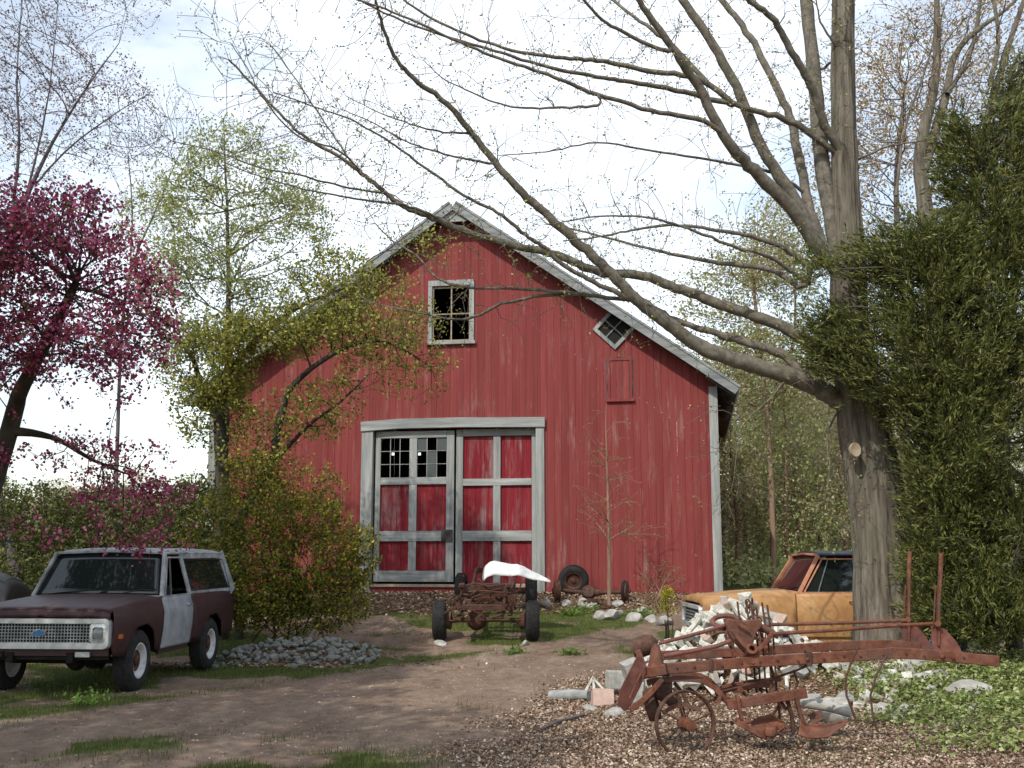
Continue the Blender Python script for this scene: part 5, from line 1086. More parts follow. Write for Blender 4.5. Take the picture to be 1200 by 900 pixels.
# ---------- the big maple, limbs followed from the photograph at their own depths
def limb(pts, w0, w1, Y0, Y1, bow=0.):
    n = len(pts); out_ = []
    for i, (a, b) in enumerate(pts):
        t = i/(n-1); Y = Y0+(Y1-Y0)*t+bow*math.sin(t*math.pi); p = W(a, b, Y); out_.append((p.x, p.y, p.z, (w0*(1-t)**1.15+w1*(1-(1-t)**1.15))*.80/2*Y/F))
    return out_
TY = 15.6; limbs = [
 limb([(971, 308), (933, 250), (883, 200), (854, 167), (817, 100), (792, 62), (754, 8), (730, -40)], 24, 8, TY, 13.6),
 limb([(985, 320), (925, 225), (896, 179), (867, 112), (837, 54), (800, 0), (780, -40)], 20, 12, TY-.1, 15.0),
 limb([(972, 310), (950, 250), (937, 187), (925, 137), (900, 83), (875, 37), (846, 0), (820, -40)], 17, 8, TY, 16.6),
 limb([(994, 192), (967, 146), (950, 100), (929, 62), (908, 25), (879, 0), (840, -40)], 15, 8, TY-.1, 14.2),
 limb([(994, 190), (933, 146), (883, 129), (804, 108), (740, 96), (700, 90), (640, 78), (580, 60), (500, 35), (430, 5), (400, -20)], 11, 2.5, TY-.1, 13.5),
 limb([(858, 121), (817, 92), (762, 83), (700, 71), (660, 68), (600, 58), (545, 40), (490, 12), (460, -15)], 10, 3, 15.3, 14.2),
 limb([(858, 168), (825, 142), (762, 129), (700, 110), (650, 90), (595, 72), (540, 50), (470, 18), (420, 0), (370, -12)], 9, 2.5, 14.6, 13.2),
 limb([(946, 228), (908, 204), (858, 192), (775, 179), (700, 167), (640, 178), (584, 182)], 6, 1.5, 15.5, 14.5),
 limb([(1005, 486), (985, 470), (960, 455), (925, 440), (880, 427), (830, 411), (800, 392), (770, 370), (744, 350), (711, 315), (675, 282), (638, 249), (600, 213), (560, 165), (530, 127), (490, 97), (462, 65), (448, 28), (440, 0)], 31, 4, TY-.1, 13.4, .6),
 limb([(955, 452), (920, 418), (880, 403), (843, 392), (792, 375), (752, 350), (715, 320)], 17, 5, TY-.2, 16.4),
 limb([(1000, 450), (970, 420), (930, 390), (880, 368), (843, 356), (792, 337), (755, 324), (697, 317), (660, 301), (616, 290), (557, 275), (513, 257), (480, 245), (462, 234), (433, 210), (403, 187), (367, 167), (340, 145), (300, 103), (268, 70)], 20, 3, TY+.1, 14.6, .5),
 limb([(748, 354), (704, 334), (660, 310), (638, 290), (616, 275), (583, 249), (550, 233), (513, 207), (480, 183), (447, 160), (410, 140), (367, 125), (320, 108)], 8, 2, 15.3, 13.4),
 limb([(748, 352), (704, 348), (660, 343), (605, 338), (550, 337), (513, 326), (488, 300), (460, 282), (440, 262)], 7, 2, 15.6, 17.0),
 limb([(675, 345), (645, 345), (587, 356), (560, 370), (530, 374), (495, 367), (440, 356), (420, 345)], 6, 1.8, 15.9, 17.2),
 limb([(950, 312), (920, 292), (880, 277), (840, 270), (788, 264), (740, 270), (704, 277), (660, 282)], 9, 2, 15.5, 14.6),
 limb([(940, 336), (900, 316), (843, 308), (792, 299), (755, 290), (697, 275), (640, 262)], 9, 2.5, 15.6, 16.6),
 limb([(945, 330), (900, 300), (862, 290), (804, 267), (760, 255), (700, 254), (650, 262)], 7, 2, 15.4, 14.0),
 limb([(520, 258), (480, 242), (440, 236), (400, 230), (350, 220), (300, 205), (262, 190)], 5, 1.5, 14.9, 14.0),
 limb([(448, 226), (400, 218), (350, 205), (300, 195), (255, 178), (200, 165)], 4, 1.4, 14.7, 13.6),
 limb([(435, 212), (412, 190), (385, 150), (355, 105), (330, 70), (315, 50)], 4, 1.4, 14.7, 15.6),
 limb([(430, 208), (395, 175), (350, 160), (310, 118), (290, 80), (270, 50)], 3.5, 1.3, 14.7, 13.8),
 limb([(580, 192), (555, 188), (520, 180), (475, 165), (440, 145), (400, 128)], 4.5, 1.4, 14.2, 13.6),
 limb([(548, 156), (520, 155), (480, 145), (440, 130), (405, 112)], 4, 1.3, 14.1, 14.8),
 limb([(700, 123), (650, 126), (600, 125), (560, 112), (520, 92), (498, 72)], 4.5, 1.3, 14.6, 13.8),
 limb([(985, 300), (965, 200), (955, 100), (945, 0), (940, -40)], 26, 18, TY+.2, 16.0),
 limb([(780, 60), (735, 40), (700, 18), (670, -20)], 7, 4, 14.1, 13.4),
 limb([(826, 95), (790, 55), (750, 25), (705, -10)], 9, 4, 14.5, 15.5),
 limb([(1000, 190), (1040, 172), (1080, 165), (1110, 158)], 4, 1.5, 15.5, 14.8),
 limb([(993, 70), (975, 48), (960, 20), (955, -20)], 5, 2, 15.5, 15.2),
 limb([(965, 80), (985, 60), (992, 30), (995, -10)], 5, 2, 15.5, 15.2),
 limb([(925, 440), (900, 470), (870, 500), (860, 560)], 3.5, 1, 15.4, 15.0),
 limb([(985, 475), (970, 510), (972, 545), (968, 580)], 4, 1, 15.5, 15.3),
]
main = [W(a, b, TY) for a, b in ((1046, 792), (1042, 752), (1037, 700), (1034, 640), (1026, 570), (1014, 510), (1004, 450), (996, 380), (993, 300), (990, 200), (988, 100), (988, 0), (990, -60))]
mr = [r*TY/F/2 for r in (88, 72, 65, 62, 60, 58, 49, 43, 39, 32, 29, 26, 24)]
mbase = Vector((main[0].x, main[0].y, gz(main[0].x, main[0].y)-.05))
maple = empty('maple_tree', mbase, label='big bare maple with many spreading limbs beside the orange pickup', cat='tree'); tb = TB(); bl = np.array(mbase)
cc = catmull([(m_, r_) for m_, r_ in zip(main, mr)], 26)
NS = 110; Vt = []
for p, r in cc:
    for j in range(NS):
        a = 2*math.pi*j/NS; z = p.z
        rid = float(fbm(np.array(a*4.1+.25*math.sin(z*2.1)), np.array(z*.8), 4, 4)); rid2 = float(vn(np.array(a*15+z*.4), np.array(z*1.6), 9)); fl = .10*math.exp(-max(z-mbase.z, 0)/.28)*(1+.6*math.sin(3*a+1))
        rr = r*(1+.22*(rid-.5)+.10*(rid2-.5)+.06*math.sin(2*a+z*.7))+fl; Vt.append((p.x+rr*math.cos(a), p.y+rr*math.sin(a), p.z))
Vt = np.array(Vt)-bl; k = len(cc); i_ = np.arange(k-1)[:, None]*NS; j_ = np.arange(NS)[None]; j2 = (j_+1) % NS
Ft = np.stack([i_+j_, i_+j2, i_+NS+j2, i_+NS+j_], -1).reshape(-1, 4); tbt = TB(); tbt.V.append(Vt); tbt.F.append(Ft); tbt.n = len(Vt)
S = []; Dd = []; SR = []; SP_ = []
def pix(p):
    v = p-np.array([0, 0, EYE]); zc_ = v[..., 1]*CP+v[..., 2]*SP; yc_ = v[..., 2]*CP-v[..., 1]*SP
    return np.stack([600+F*v[..., 0]/zc_, 450-F*yc_/zc_], -1)
known = np.array([tuple(main[i].lerp(main[i+1], t)) for i in range(len(main)-1) for t in (0, .2, .4, .6, .8)])
for li, lb in enumerate(limbs):
    # every limb springs from the nearest point of the trunk or of a limb already there
    d_ = np.linalg.norm(pix(known)-pix(np.array(lb[0][:3])), axis=1); j_n = int(np.argmin(d_+3*np.abs(known[:, 1]-lb[0][1])))
    off_ = known[j_n][1]-lb[0][1]; n_ = len(lb); new = [(*known[j_n], lb[0][3]*.95)] if d_[j_n] > 1.5 else []
    for q_i, p_ in enumerate(lb):
        f_ = max(0., 1-q_i/(n_*.5)); Yn = p_[1]+off_*f_; k_ = Yn/p_[1]; new.append((p_[0]*k_, Yn, EYE+(p_[2]-EYE)*k_, p_[3]))
    lb = new; known = np.concatenate([known, np.array([tuple(c_[0]) for c_ in catmull([(Vector(p_[:3]), p_[3]) for p_ in lb], 5)])])
    cc = catmull([(Vector(p[:3]), p[3]) for p in lb], 6); Q = np.array([c[0] for c in cc]); r = np.array([c[1] for c in cc]); Q[2:-1] += rng.normal(size=Q[2:-1].shape)*.008*np.minimum(1, r[2:-1, None]/.05+.3)
    tb.tube(Q-bl, r*(1+.025*rng.normal(size=len(r))), 14 if r.max() > .07 else 9 if r.max() > .03 else 6)
    m_ = r < .12; g = np.gradient(Q, axis=0); g /= np.linalg.norm(g, axis=1, keepdims=True)+1e-9; S.append(Q[m_]); Dd.append(g[m_]); SR.append(r[m_]); SP_.append(np.arange(len(Q))[m_]*.02)
S = np.concatenate(S); Dd = np.concatenate(Dd); SR = np.concatenate(SR); SP_ = np.concatenate(SP_)
tw = []
rs = np.random.default_rng(5)
for i in range(4600):
    k = rs.integers(len(S)); L_ = rs.uniform(.15, 1.0)**1.0*(1.25 if SR[k] < .05 else 1.0)
    if SR[k] > .075 and rs.uniform() < .75: continue
    v = rs.normal(size=3); v /= np.linalg.norm(v); d = Dd[k]*rs.uniform(.5, 1.4)+v*.75+np.array([0, 0, .15]); d /= np.linalg.norm(d); tw.append(S[k]+d*L_)
P, par, rad, tips, ns, D = grow(S, Dd, SP_, np.array(tw), .0036, .18, .012, .15, 2.2, .4, rs=rs)
to_tubes(tb, P-bl, par, rad, ns, SR); tbt.build('trunk', M['bark'], maple); tb.build('limbs', M['limb'], maple)
M['bud'] = mat_leaf('maple_bud', [(0, (.16, .10, .05)), (.35, (.26, .22, .06)), (.7, (.34, .33, .09)), (1, (.45, .44, .16))], .3)
C = P[tips[rs.uniform(size=len(tips)) < .75]]; Q = cluster(C, 4, .035, rs); V, Fq = leaf_quads(Q-bl, .022, .05, 0, .6); np_mesh('crown', V, Fq, M['bud'], maple)
p = W(1003, 527, TY-.47); MB().lathe([(.001, 0), (.075, .0), (.095, .01), (.10, .0), (.105, -.08)], 20, Matrix.Rotation(R(90), 4, 'X') @ Matrix.Scale(.72, 4, (1, 0, 0))).build('sawn_limb_scar', M['woodtan'], maple, 40, loc=(p.x-mbase.x, p.y-mbase.y, p.z-mbase.z))
# ---------- crab apple in blossom, upper left, standing left of the maroon truck
M['blossom'] = mat_leaf('pink_blossom', [(0, (.08, .02, .02)), (.14, (.16, .03, .05)), (.34, (.34, .05, .125)), (.66, (.52, .10, .215)), (.86, (.74, .30, .44)), (.90, (.12, .12, .03)), (1, (.18, .16, .05))], .45)
rs = np.random.default_rng(3)
spec = [(60, 300, 12.6, 130, 78, 1.8), (-60, 330, 12.4, 150, 120, 2.0), (150, 330, 12.4, 60, 60, 1.0), (140, 400, 12.6, 68, 50, 1.3), (40, 400, 12.8, 120, 60, 1.7), (60, 470, 13.2, 130, 50, 1.5, 8000), (120, 500, 13.4, 70, 60, 1.0, 4200), (170, 560, 13.8, 60, 55, .8, 3600), (20, 530, 13.6, 60, 40, 1.0, 2500), (40, 270, 12.6, 90, 50, 1.5), (95, 570, 14.0, 100, 40, .9, 2000), (-80, 480, 13.0, 110, 90, 1.8), (215, 540, 14.4, 30, 70, .5, 600), (60, 615, 13.6, 110, 32, .9, 1300), (175, 630, 14.6, 60, 35, .7, 500), (190, 380, 12.8, 24, 22, .4, 500), (100, 235, 12.6, 50, 22, .6, 900)]
pts = lobes(spec, 4500, rs, .25, .42); tx = W(-28, 600, 14.6)
tz = gz(tx.x, 14.6); tr = [[(tx.x, 14.6, tz-.05, .20), (tx.x+.05, 14.4, tz+1.0, .17), (tx.x+.25, 14.1, tz+1.7, .16)], [(tx.x+.22, 14.1, tz+1.6, .13)]+[(*W(a, b, Y), r) for a, b, Y, r in ((12, 500, 13.8, .11), (28, 450, 13.4, .09), (60, 390, 13.0, .07), (90, 330, 12.8, .045))], [(tx.x+.2, 14.1, tz+1.5, .10)]+[(*W(a, b, Y), r) for a, b, Y, r in ((-40, 470, 13.4, .08), (-70, 400, 13.0, .06), (-80, 320, 12.6, .04))], [(*W(a, b, Y), r) for a, b, Y, r in ((10, 505, 13.8, .07), (60, 512, 13.8, .035), (110, 540, 13.9, .022), (150, 556, 14.0, .012))]]
tree('crab_apple_tree', 'crab apple covered in deep pink blossom above the maroon truck', 'tree', (tx.x, 14.6, tz), pts, .0036, M['barkd'], M['blossom'], 11, .075, (.032, .062), 3, tr, only=.9, step=.25, asp=.8)
# ---------- slim young tree in fresh leaf left of the barn
M['freshleaf'] = mat_leaf('fresh_spring_leaf', [(0, (.16, .19, .05)), (.4, (.31, .34, .10)), (.8, (.44, .46, .18)), (1, (.54, .52, .27))], .45)
M['oliveleaf'] = mat_leaf('olive_spring_leaf', [(0, (.10, .12, .025)), (.4, (.22, .23, .045)), (.75, (.34, .34, .08)), (1, (.50, .42, .09))], .4)
spec = [(265, 260, 21, 90, 90, 1.8), (240, 340, 21, 75, 70, 1.6), (300, 330, 21, 70, 70, 1.6), (265, 190, 21, 60, 50, 1.2), (220, 420, 21, 50, 60, 1.2), (180, 270, 21.5, 45, 60, 1.2), (350, 270, 21, 45, 55, 1.0, 3500), (190, 330, 21, 40, 60, 1.0, 3500), (330, 210, 21, 45, 40, 1.0, 2200), (205, 230, 21, 45, 40, 1.0, 2200)]
rs = np.random.default_rng(8); pts = lobes(spec, 3300, rs, 0., .3); b = W(264, 700, 21.6); bz = gz(b.x, 21.6)
tree('young_tree', 'slim upright tree in fresh pale green leaf left of the barn', 'tree', (b.x, 21.6, bz), pts, .0036, M['barkp'], M['freshleaf'], 9, .12, (.04, .085), 8, [[(b.x, 21.6, bz, .09)]+[(*W(a, c_, 21.3), r) for a, c_, r in ((262, 600, .08), (266, 450, .065), (268, 330, .045), (264, 200, .02), (262, 140, .008))]], step=.3)
# ---------- arching shrub tree in front of the barn's left side
spec = [(340, 400, 20.4, 100, 70, 1.5), (440, 370, 20.2, 70, 55, 1.3), (270, 420, 20.6, 80, 60, 1.4), (480, 430, 20.0, 55, 40, .9, 1300), (400, 330, 20.4, 60, 40, 1.0), (350, 470, 20.4, 80, 50, 1.3), (250, 480, 20.8, 50, 50, 1.0), (495, 288, 20.2, 50, 22, .6, 300), (525, 385, 19.9, 28, 20, .5, 60), (310, 540, 20.3, 60, 40, 1.0, 1000), (270, 430, 20.4, 70, 45, 1.0, 7000), (340, 390, 20.2, 70, 45, 1.0, 4000)]
rs = np.random.default_rng(9); pts = lobes(spec, 4000, rs); b = W(262, 690, 20.9); bz = gz(b.x, 20.9)
def tp(l, Y0, Y1): n = len(l); return [(*W(a, c_, Y0+(Y1-Y0)*i/(n-1)), r) for i, (a, c_, r) in enumerate(l)]
tr = [[(b.x, 20.9, bz-.05, .15)]+tp([(260, 640, .14), (262, 580, .13), (258, 500, .12), (262, 450, .08), (300, 400, .06), (350, 360, .04), (410, 335, .02)], 20.9, 20.4),
      [(b.x+.35, 20.8, bz-.05, .10)]+tp([(280, 620, .09), (296, 580, .085), (318, 545, .08), (326, 500, .07), (345, 450, .055), (400, 410, .04), (450, 400, .03), (505, 430, .012)], 20.7, 20.0),
      tp([(262, 500, .08), (240, 460, .06), (225, 420, .04), (200, 390, .02)], 20.8, 21), tp([(318, 545, .05), (360, 500, .035), (400, 470, .025), (430, 440, .012)], 20.6, 20.0)]
tree('ornamental_tree', 'leaning multi stemmed tree arching its yellow green branches before the barn', 'tree', (b.x, 20.9, bz), pts, .0036, M['barkd'], M['oliveleaf'], 8, .11, (.045, .095), 9, tr, step=.28, sag=.1)
# ---------- forsythia and dark bushes
M['forsy'] = mat_leaf('forsythia_leaf', [(0, (.055, .07, .014)), (.45, (.14, .15, .022)), (.80, (.26, .24, .035)), (.93, (.36, .28, .02)), (1, (.5, .4, .03))], .3)
M['bushleaf'] = mat_leaf('dark_olive_bush_leaf', [(0, (.03, .04, .01)), (.5, (.07, .085, .02)), (.9, (.13, .14, .03)), (1, (.20, .14, .05))], .3)
def bush(name, label, spec, n, leafm, nl, spread, ls, seed, r0=.004, Yb=None, xb=None, group=None, bark='barkd', cat='bush', asp=.6, nst=9, shell=0.):
    rs = np.random.default_rng(seed); pts = lobes(spec, n, rs, shell, .2); pts = pts[pts[:, 2] > H(pts[:, 0], pts[:, 1])+.05]
    c = pts.mean(0) if xb is None else np.array([xb, Yb, 0]); cz = gz(c[0], c[1]); w2 = (pts[:, 0].std()); tr = []
    for i in range(nst):
        x = c[0]+rs.normal()*w2*.45; y = c[1]+rs.normal()*.25; z = gz(x, y)-.03; t = pts[rs.integers(len(pts))]; h = .35+.25*rs.uniform()
        tr.append([(x, y, z, r0*6), (x+(t[0]-x)*.15, y+(t[1]-y)*.15, z+(t[2]-z)*h*.6, r0*4.5), (x+(t[0]-x)*.4, y+(t[1]-y)*.4, z+(t[2]-z)*h*1.25, r0*3)])
    return tree(name, label, cat, (c[0], c[1], cz), pts, r0, M[bark], leafm, nl, spread, ls, seed, tr, group, step=.22, asp=asp, leaf_name='foliage')
bush('forsythia_bush', 'yellow flecked forsythia bush between maroon truck and barn doors', [(340, 640, 19.6, 90, 60, 1.1), (290, 680, 19.5, 70, 60, 1.0), (390, 690, 19.6, 50, 50, .8), (320, 600, 19.8, 80, 45, 1.0), (340, 710, 19.3, 90, 35, .7), (260, 620, 19.8, 50, 50, .9), (300, 560, 20.0, 40, 40, .7, 2600), (345, 610, 19.8, 60, 40, .8, 3000), (355, 655, 19.5, 34, 42, .6, 3500), (370, 575, 19.9, 40, 30, .6, 700), (420, 650, 19.6, 26, 40, .5, 900), (300, 690, 19.3, 70, 50, .8, 5000), (380, 670, 19.5, 50, 50, .8, 3500)], 3000, M['forsy'], 13, .09, (.04, .08), 12, .003)
for i, (lab, spec) in enumerate((('olive bush tangle at the far left behind the dark car', [(20, 610, 24, 90, 50, 1.5), (-60, 610, 24, 80, 60, 1.5), (50, 660, 23.5, 60, 40, 1)]), ('olive bushes directly behind the cab of the maroon truck', [(130, 610, 23.5, 80, 40, 1.4), (170, 650, 23, 70, 45, 1.2), (90, 650, 23, 60, 45, 1)]), ('dark bush at the foot of the multi stemmed tree', [(230, 610, 22.8, 50, 55, 1.1), (215, 660, 22.3, 60, 50, 1.0)]))):
    bush('bush', lab, spec, 1100, M['bushleaf'], 14, .13, (.05, .10), 20+i, .0045)
M['yellow'] = mat_leaf('yellow_flower', [(0, (.25, .26, .02)), (.5, (.50, .46, .03)), (1, (.65, .58, .06))], .3)
bush('yellow_shrub', 'small bright yellow shrub at the nose of the orange pickup', [(783, 704, 20.0, 9, 20, .2), (779, 692, 20, 6, 9, .15)], 70, M['yellow'], 14, .04, (.02, .045), 31, .0025, nst=5)
M['tw'] = mat_leaf('reddish_bud', [(0, (.18, .09, .05)), (.6, (.28, .20, .07)), (1, (.36, .32, .10))], .3)
bush('twiggy_shrub', 'leafless brown twiggy shrub by the barn wall right of the sapling', [(768, 675, 24.0, 26, 30, .5), (752, 690, 24, 18, 18, .3), (790, 672, 24, 18, 20, .3)], 260, M['tw'], 2, .04, (.02, .04), 33, .0028, bark='barkt')
# sapling
rs = np.random.default_rng(14); pts = lobes([(712, 580, 23.6, 48, 60, .8), (712, 520, 23.6, 34, 50, .6), (740, 625, 23.6, 45, 16, .5, 900), (690, 610, 23.6, 34, 30, .5, 800)], 330, rs); b = W(714, 705, 23.6); bz = gz(b.x, 23.6)
tree('sapling', 'slender tan sapling with bare twigs standing before the red wall', 'tree', (b.x, 23.6, bz), pts, .0042, M['barkt'], M['tw'], 3, .05, (.02, .045), 14, [[(b.x, 23.6, bz, .045)]+tp([(714, 655, .038), (713, 600, .028), (711, 540, .018), (710, 490, .008), (711, 472, .004)], 23.6, 23.6)], step=.25, curve=.5)
# green weed tufts
M['weed'] = mat_leaf('weed_leaf', [(0, (.07, .14, .02)), (.6, (.14, .24, .04)), (1, (.24, .34, .08))], .35)
for i, (px, py, Y, s, lab) in enumerate(((684, 710, 23.2, .28, 'leafy green weed clump before the leaning tyre'), (750, 716, 22.8, .26, 'small green plant clump right of the sapling stem'), (104, 806, 13.2, .25, 'broad leaved weed under the front of the maroon truck'), (604, 750, 19.6, .2, 'green weed tuft in front of the right front tyre of the bare frame'), (668, 716, 22.9, .2, 'low green weed left of the leaning tyre'), (1010, 700, 16.9, .32, 'yellow green weed between pickup door and maple trunk'), (668, 740, 19.4, .18, 'small weed in the grass strip beside the bare frame'))):
    p = W(px, py, Y); rs = np.random.default_rng(50+i); r = empty('weed', (p.x, Y, gz(p.x, Y)), label=lab, cat='weed')
    dz_ = .9 if i == 5 else 0
    C = rs.normal(size=(260 if i != 5 else 420, 3))*np.array([s*.6, s*.45, s*.28 if not dz_ else .3]); C[:, 2] = np.abs(C[:, 2])+.01; V, Fq = leaf_quads(C, .03, .075, .2, .5); np_mesh('leaves', V, Fq, M['weed'] if i != 5 else M['yellow2'] if 'yellow2' in M else M['weed'], r)
# ---------- cedars at the right
M['cedar'] = mat_leaf('cedar_spray', [(0, (.032, .044, .014)), (.4, (.085, .103, .026)), (.72, (.155, .17, .042)), (.92, (.27, .265, .085)), (1, (.17, .10, .035))], .25)
def cedar(label, spec, n, seed, bx, bY, hpx, nl=30):
    rs = np.random.default_rng(seed); pts = lobes(spec, n, rs, .45, .16); pts = pts[pts[:, 2] > H(pts[:, 0], pts[:, 1])+.1]; b = W(bx, 700, bY); bz = gz(b.x, bY); top = W(bx, hpx, bY)
    root, P, rad = tree('cedar_tree', label, 'tree', (b.x, bY, bz), pts, .0055, M['barkd'], None, seed=seed, trunk=[[(b.x, bY, bz-.1, .11), (b.x+.05, bY, bz+(top.z-bz)*.4, .085), (top.x, bY, bz+(top.z-bz)*.75, .06), (top.x, bY, top.z, .015)]], step=.4, curve=.1)
    bl = np.array(root.location); cen = np.array([b.x, bY, 0]); m = rad < .0055*2.2; C = P[m]
    # flattened upright sprays: each cluster a fan leaning outwards
    k = len(C); o = C-cen; o[:, 2] = 0; o /= np.linalg.norm(o, axis=1, keepdims=True)+1e-6; d = o*.7+np.array([0, 0, .55])+rs.normal(size=(k, 3))*.45; d /= np.linalg.norm(d, axis=1, keepdims=True)
    t = rs.uniform(-.05, .34, (k, nl, 1)); sd_ = np.cross(d, rs.normal(size=(k, 3))); sd_ /= np.linalg.norm(sd_, axis=1, keepdims=True)
    Q = C[:, None]+d[:, None]*t+sd_[:, None]*rs.normal(size=(k, nl, 1))*(.015+.12*np.abs(.34-t)*.8)+rs.normal(size=(k, nl, 3))*.014
    Q = Q.reshape(-1, 3); u = np.repeat(d, nl, 0)+rs.normal(size=(k*nl, 3))*.26; u /= np.linalg.norm(u, axis=1, keepdims=True); v_ = np.cross(u, rs.normal(size=(k*nl, 3))); v_ /= np.linalg.norm(v_, axis=1, keepdims=True)
    s = rs.uniform(.035, .10, (k*nl, 1)); Q = Q-bl; V = np.stack([Q-u*s*.5, Q+v_*s*.115, Q+u*s*.5, Q-v_*s*.115], 1).reshape(-1, 3); np_mesh('foliage', V, np.arange(len(V)).reshape(-1, 4), M['cedar'], root)
cedar('tall dark cedar at the right edge of the yard', [(1165, 330, 14.6, 70, 150, 1.1), (1180, 180, 14.8, 45, 80, .7, 9000), (1128, 200, 14.7, 24, 80, .4, 4500), (1195, 110, 14.8, 30, 50, .5, 3000), (1180, 520, 14.4, 80, 170, 1.3), (1210, 400, 14.6, 90, 260, 1.4), (1160, 640, 14.3, 70, 90, 1.2), (1240, 620, 14.4, 90, 110, 1.3), (1150, 715, 14.3, 70, 50, 1.0, 9000), (1110, 600, 14.5, 40, 90, .8, 6000), (1150, 290, 14.6, 55, 70, .8, 7000)], 6800, 61, 1185, 14.6, 90)
cedar('cedar with green sprays leaning over the maple trunk', [(1075, 340, 14.7, 60, 60, .8), (1050, 420, 14.6, 70, 70, .9), (1120, 400, 14.4, 70, 100, 1.0), (1110, 520, 14.3, 50, 90, .9), (1120, 620, 14.4, 48, 95, .9), (1020, 310, 14.8, 40, 32, .5), (970, 345, 14.7, 32, 45, .45, 2600), (985, 410, 14.8, 42, 42, .4, 2600), (1060, 300, 14.6, 40, 45, .6), (1100, 300, 14.6, 50, 60, .7), (1085, 470, 14.5, 45, 50, .7), (1105, 690, 14.5, 42, 60, .6, 5500), (1140, 690, 14.2, 40, 60, .6, 4000)], 5200, 62, 1112, 14.5, 290)
# ---------- bare and budding trees behind
M['rustleaf'] = mat_leaf('orange_brown_bud', [(0, (.22, .13, .06)), (.5, (.36, .24, .11)), (1, (.48, .38, .18))], .4)
M['paleleaf'] = mat_leaf('pale_olive_bud', [(0, (.20, .20, .07)), (.5, (.32, .31, .12)), (1, (.44, .42, .20))], .45)
M['mauvebud'] = mat_leaf('mauve_bud', [(0, (.14, .08, .08)), (.6, (.24, .15, .14)), (1, (.32, .24, .18))], .3)
def back(label, spec, n, seed, bx, bY, bark, leafm, nl, spread, ls, r0, stems, name='deciduous_tree', group=None, only=None, up=None):
    rs = np.random.default_rng(seed); pts = lobes(spec, n, rs); b = W(bx, 650, bY); bz = gz(b.x, bY)
    return tree(name, label, 'tree', (b.x, bY, bz), pts, r0, M[bark], leafm, nl, spread, ls, seed, [[(b.x, bY, bz, st[0][2]*1.4)]+tp(st, bY, bY) if i == 0 else tp(st, bY, bY+.5) for i, st in enumerate(stems)], group, step=.5, curve=.5, only=only)
back('tall bare mauve grey tree rising above the pink crab apple', [(60, 80, 27, 110, 110, 3), (0, 60, 27, 110, 130, 3), (120, 130, 27, 70, 80, 2), (40, 170, 27, 90, 60, 2), (-80, 100, 27, 90, 150, 3), (90, -40, 27, 120, 80, 3)], 4000, 71, 30, 27, 'barkp', M['mauvebud'], 4, .12, (.04, .09), .0042, [[(-30, 420, .09), (5, 300, .08), (45, 200, .05), (90, 120, .028), (140, 50, .01)], [(8, 290, .05), (22, 180, .04), (20, 80, .022), (30, -40, .008)], [(-5, 330, .05), (-20, 220, .04), (-40, 100, .025), (-30, -20, .01)], [(42, 215, .03), (85, 170, .024), (140, 130, .015), (175, 110, .008)], [(28, 240, .035), (50, 150, .025), (62, 70, .015), (70, -20, .008)]])
back('slender bare tree with thin twigs behind the slim green one', [(170, 220, 30, 50, 70, 2), (200, 150, 30, 50, 50, 2), (150, 160, 30, 30, 60, 1.5), (330, 150, 30, 60, 50, 2)], 700, 72, 135, 30, 'barkp', M['mauvebud'], 4, .12, (.04, .08), .0045, [[(140, 450, .05), (150, 330, .04), (185, 240, .025), (215, 170, .010)], [(152, 330, .025), (155, 250, .025), (150, 180, .01)]])
back('multi stemmed grey tree above the tall cedar', [(1150, 60, 19, 100, 80, 2.5), (1080, 100, 19, 60, 80, 2), (1190, 120, 19, 50, 80, 2), (1110, -30, 19, 110, 50, 2.5)], 1000, 73, 1085, 19, 'bark', M['rustleaf'], 4, .12, (.03, .06), .0042, [[(1100, 400, .20), (1085, 250, .14), (1078, 180, .11), (1096, 90, .08), (1098, 0, .05), (1100, -40, .04)], [(1082, 200, .10), (1106, 120, .075), (1125, 55, .055), (1180, 10, .03), (1200, -10, .02)], [(1120, 300, .08), (1160, 130, .07), (1180, 60, .055), (1200, 0, .04)], [(1160, 100, .05), (1170, 40, .04), (1160, -20, .03)], [(1110, 110, .05), (1138, 60, .04), (1150, -10, .03)], [(1050, 230, .03), (1060, 150, .025), (1085, 80, .02), (1100, 20, .01)]])
back('orange brown budding tree behind the maple trunk', [(1070, 110, 30, 90, 100, 3), (1050, 210, 30, 70, 80, 3), (1120, 60, 30, 90, 80, 3), (1000, 150, 30, 60, 120, 3), (1150, 180, 30, 60, 80, 3)], 1900, 74, 1060, 30, 'barkp', M['rustleaf'], 8, .25, (.06, .12), .0055, [[(1060, 450, .12), (1055, 330, .10), (1050, 220, .07), (1060, 100, .03)], [(1055, 320, .07), (1090, 230, .05), (1120, 120, .025)]])
back('pale olive budding tree seen through the maple limbs above the roof end', [(880, 350, 34, 80, 70, 3), (840, 420, 34, 70, 40, 3), (920, 290, 34, 60, 60, 3), (900, 430, 34, 90, 50, 3), (840, 340, 34, 60, 40, 2.5)], 2900, 75, 905, 34, 'barkt', M['paleleaf'], 9, .26, (.06, .13), .0055, [[(905, 600, .08), (900, 500, .07), (890, 400, .07), (880, 310, .03)], [(900, 480, .07), (930, 400, .05), (930, 300, .02)]])
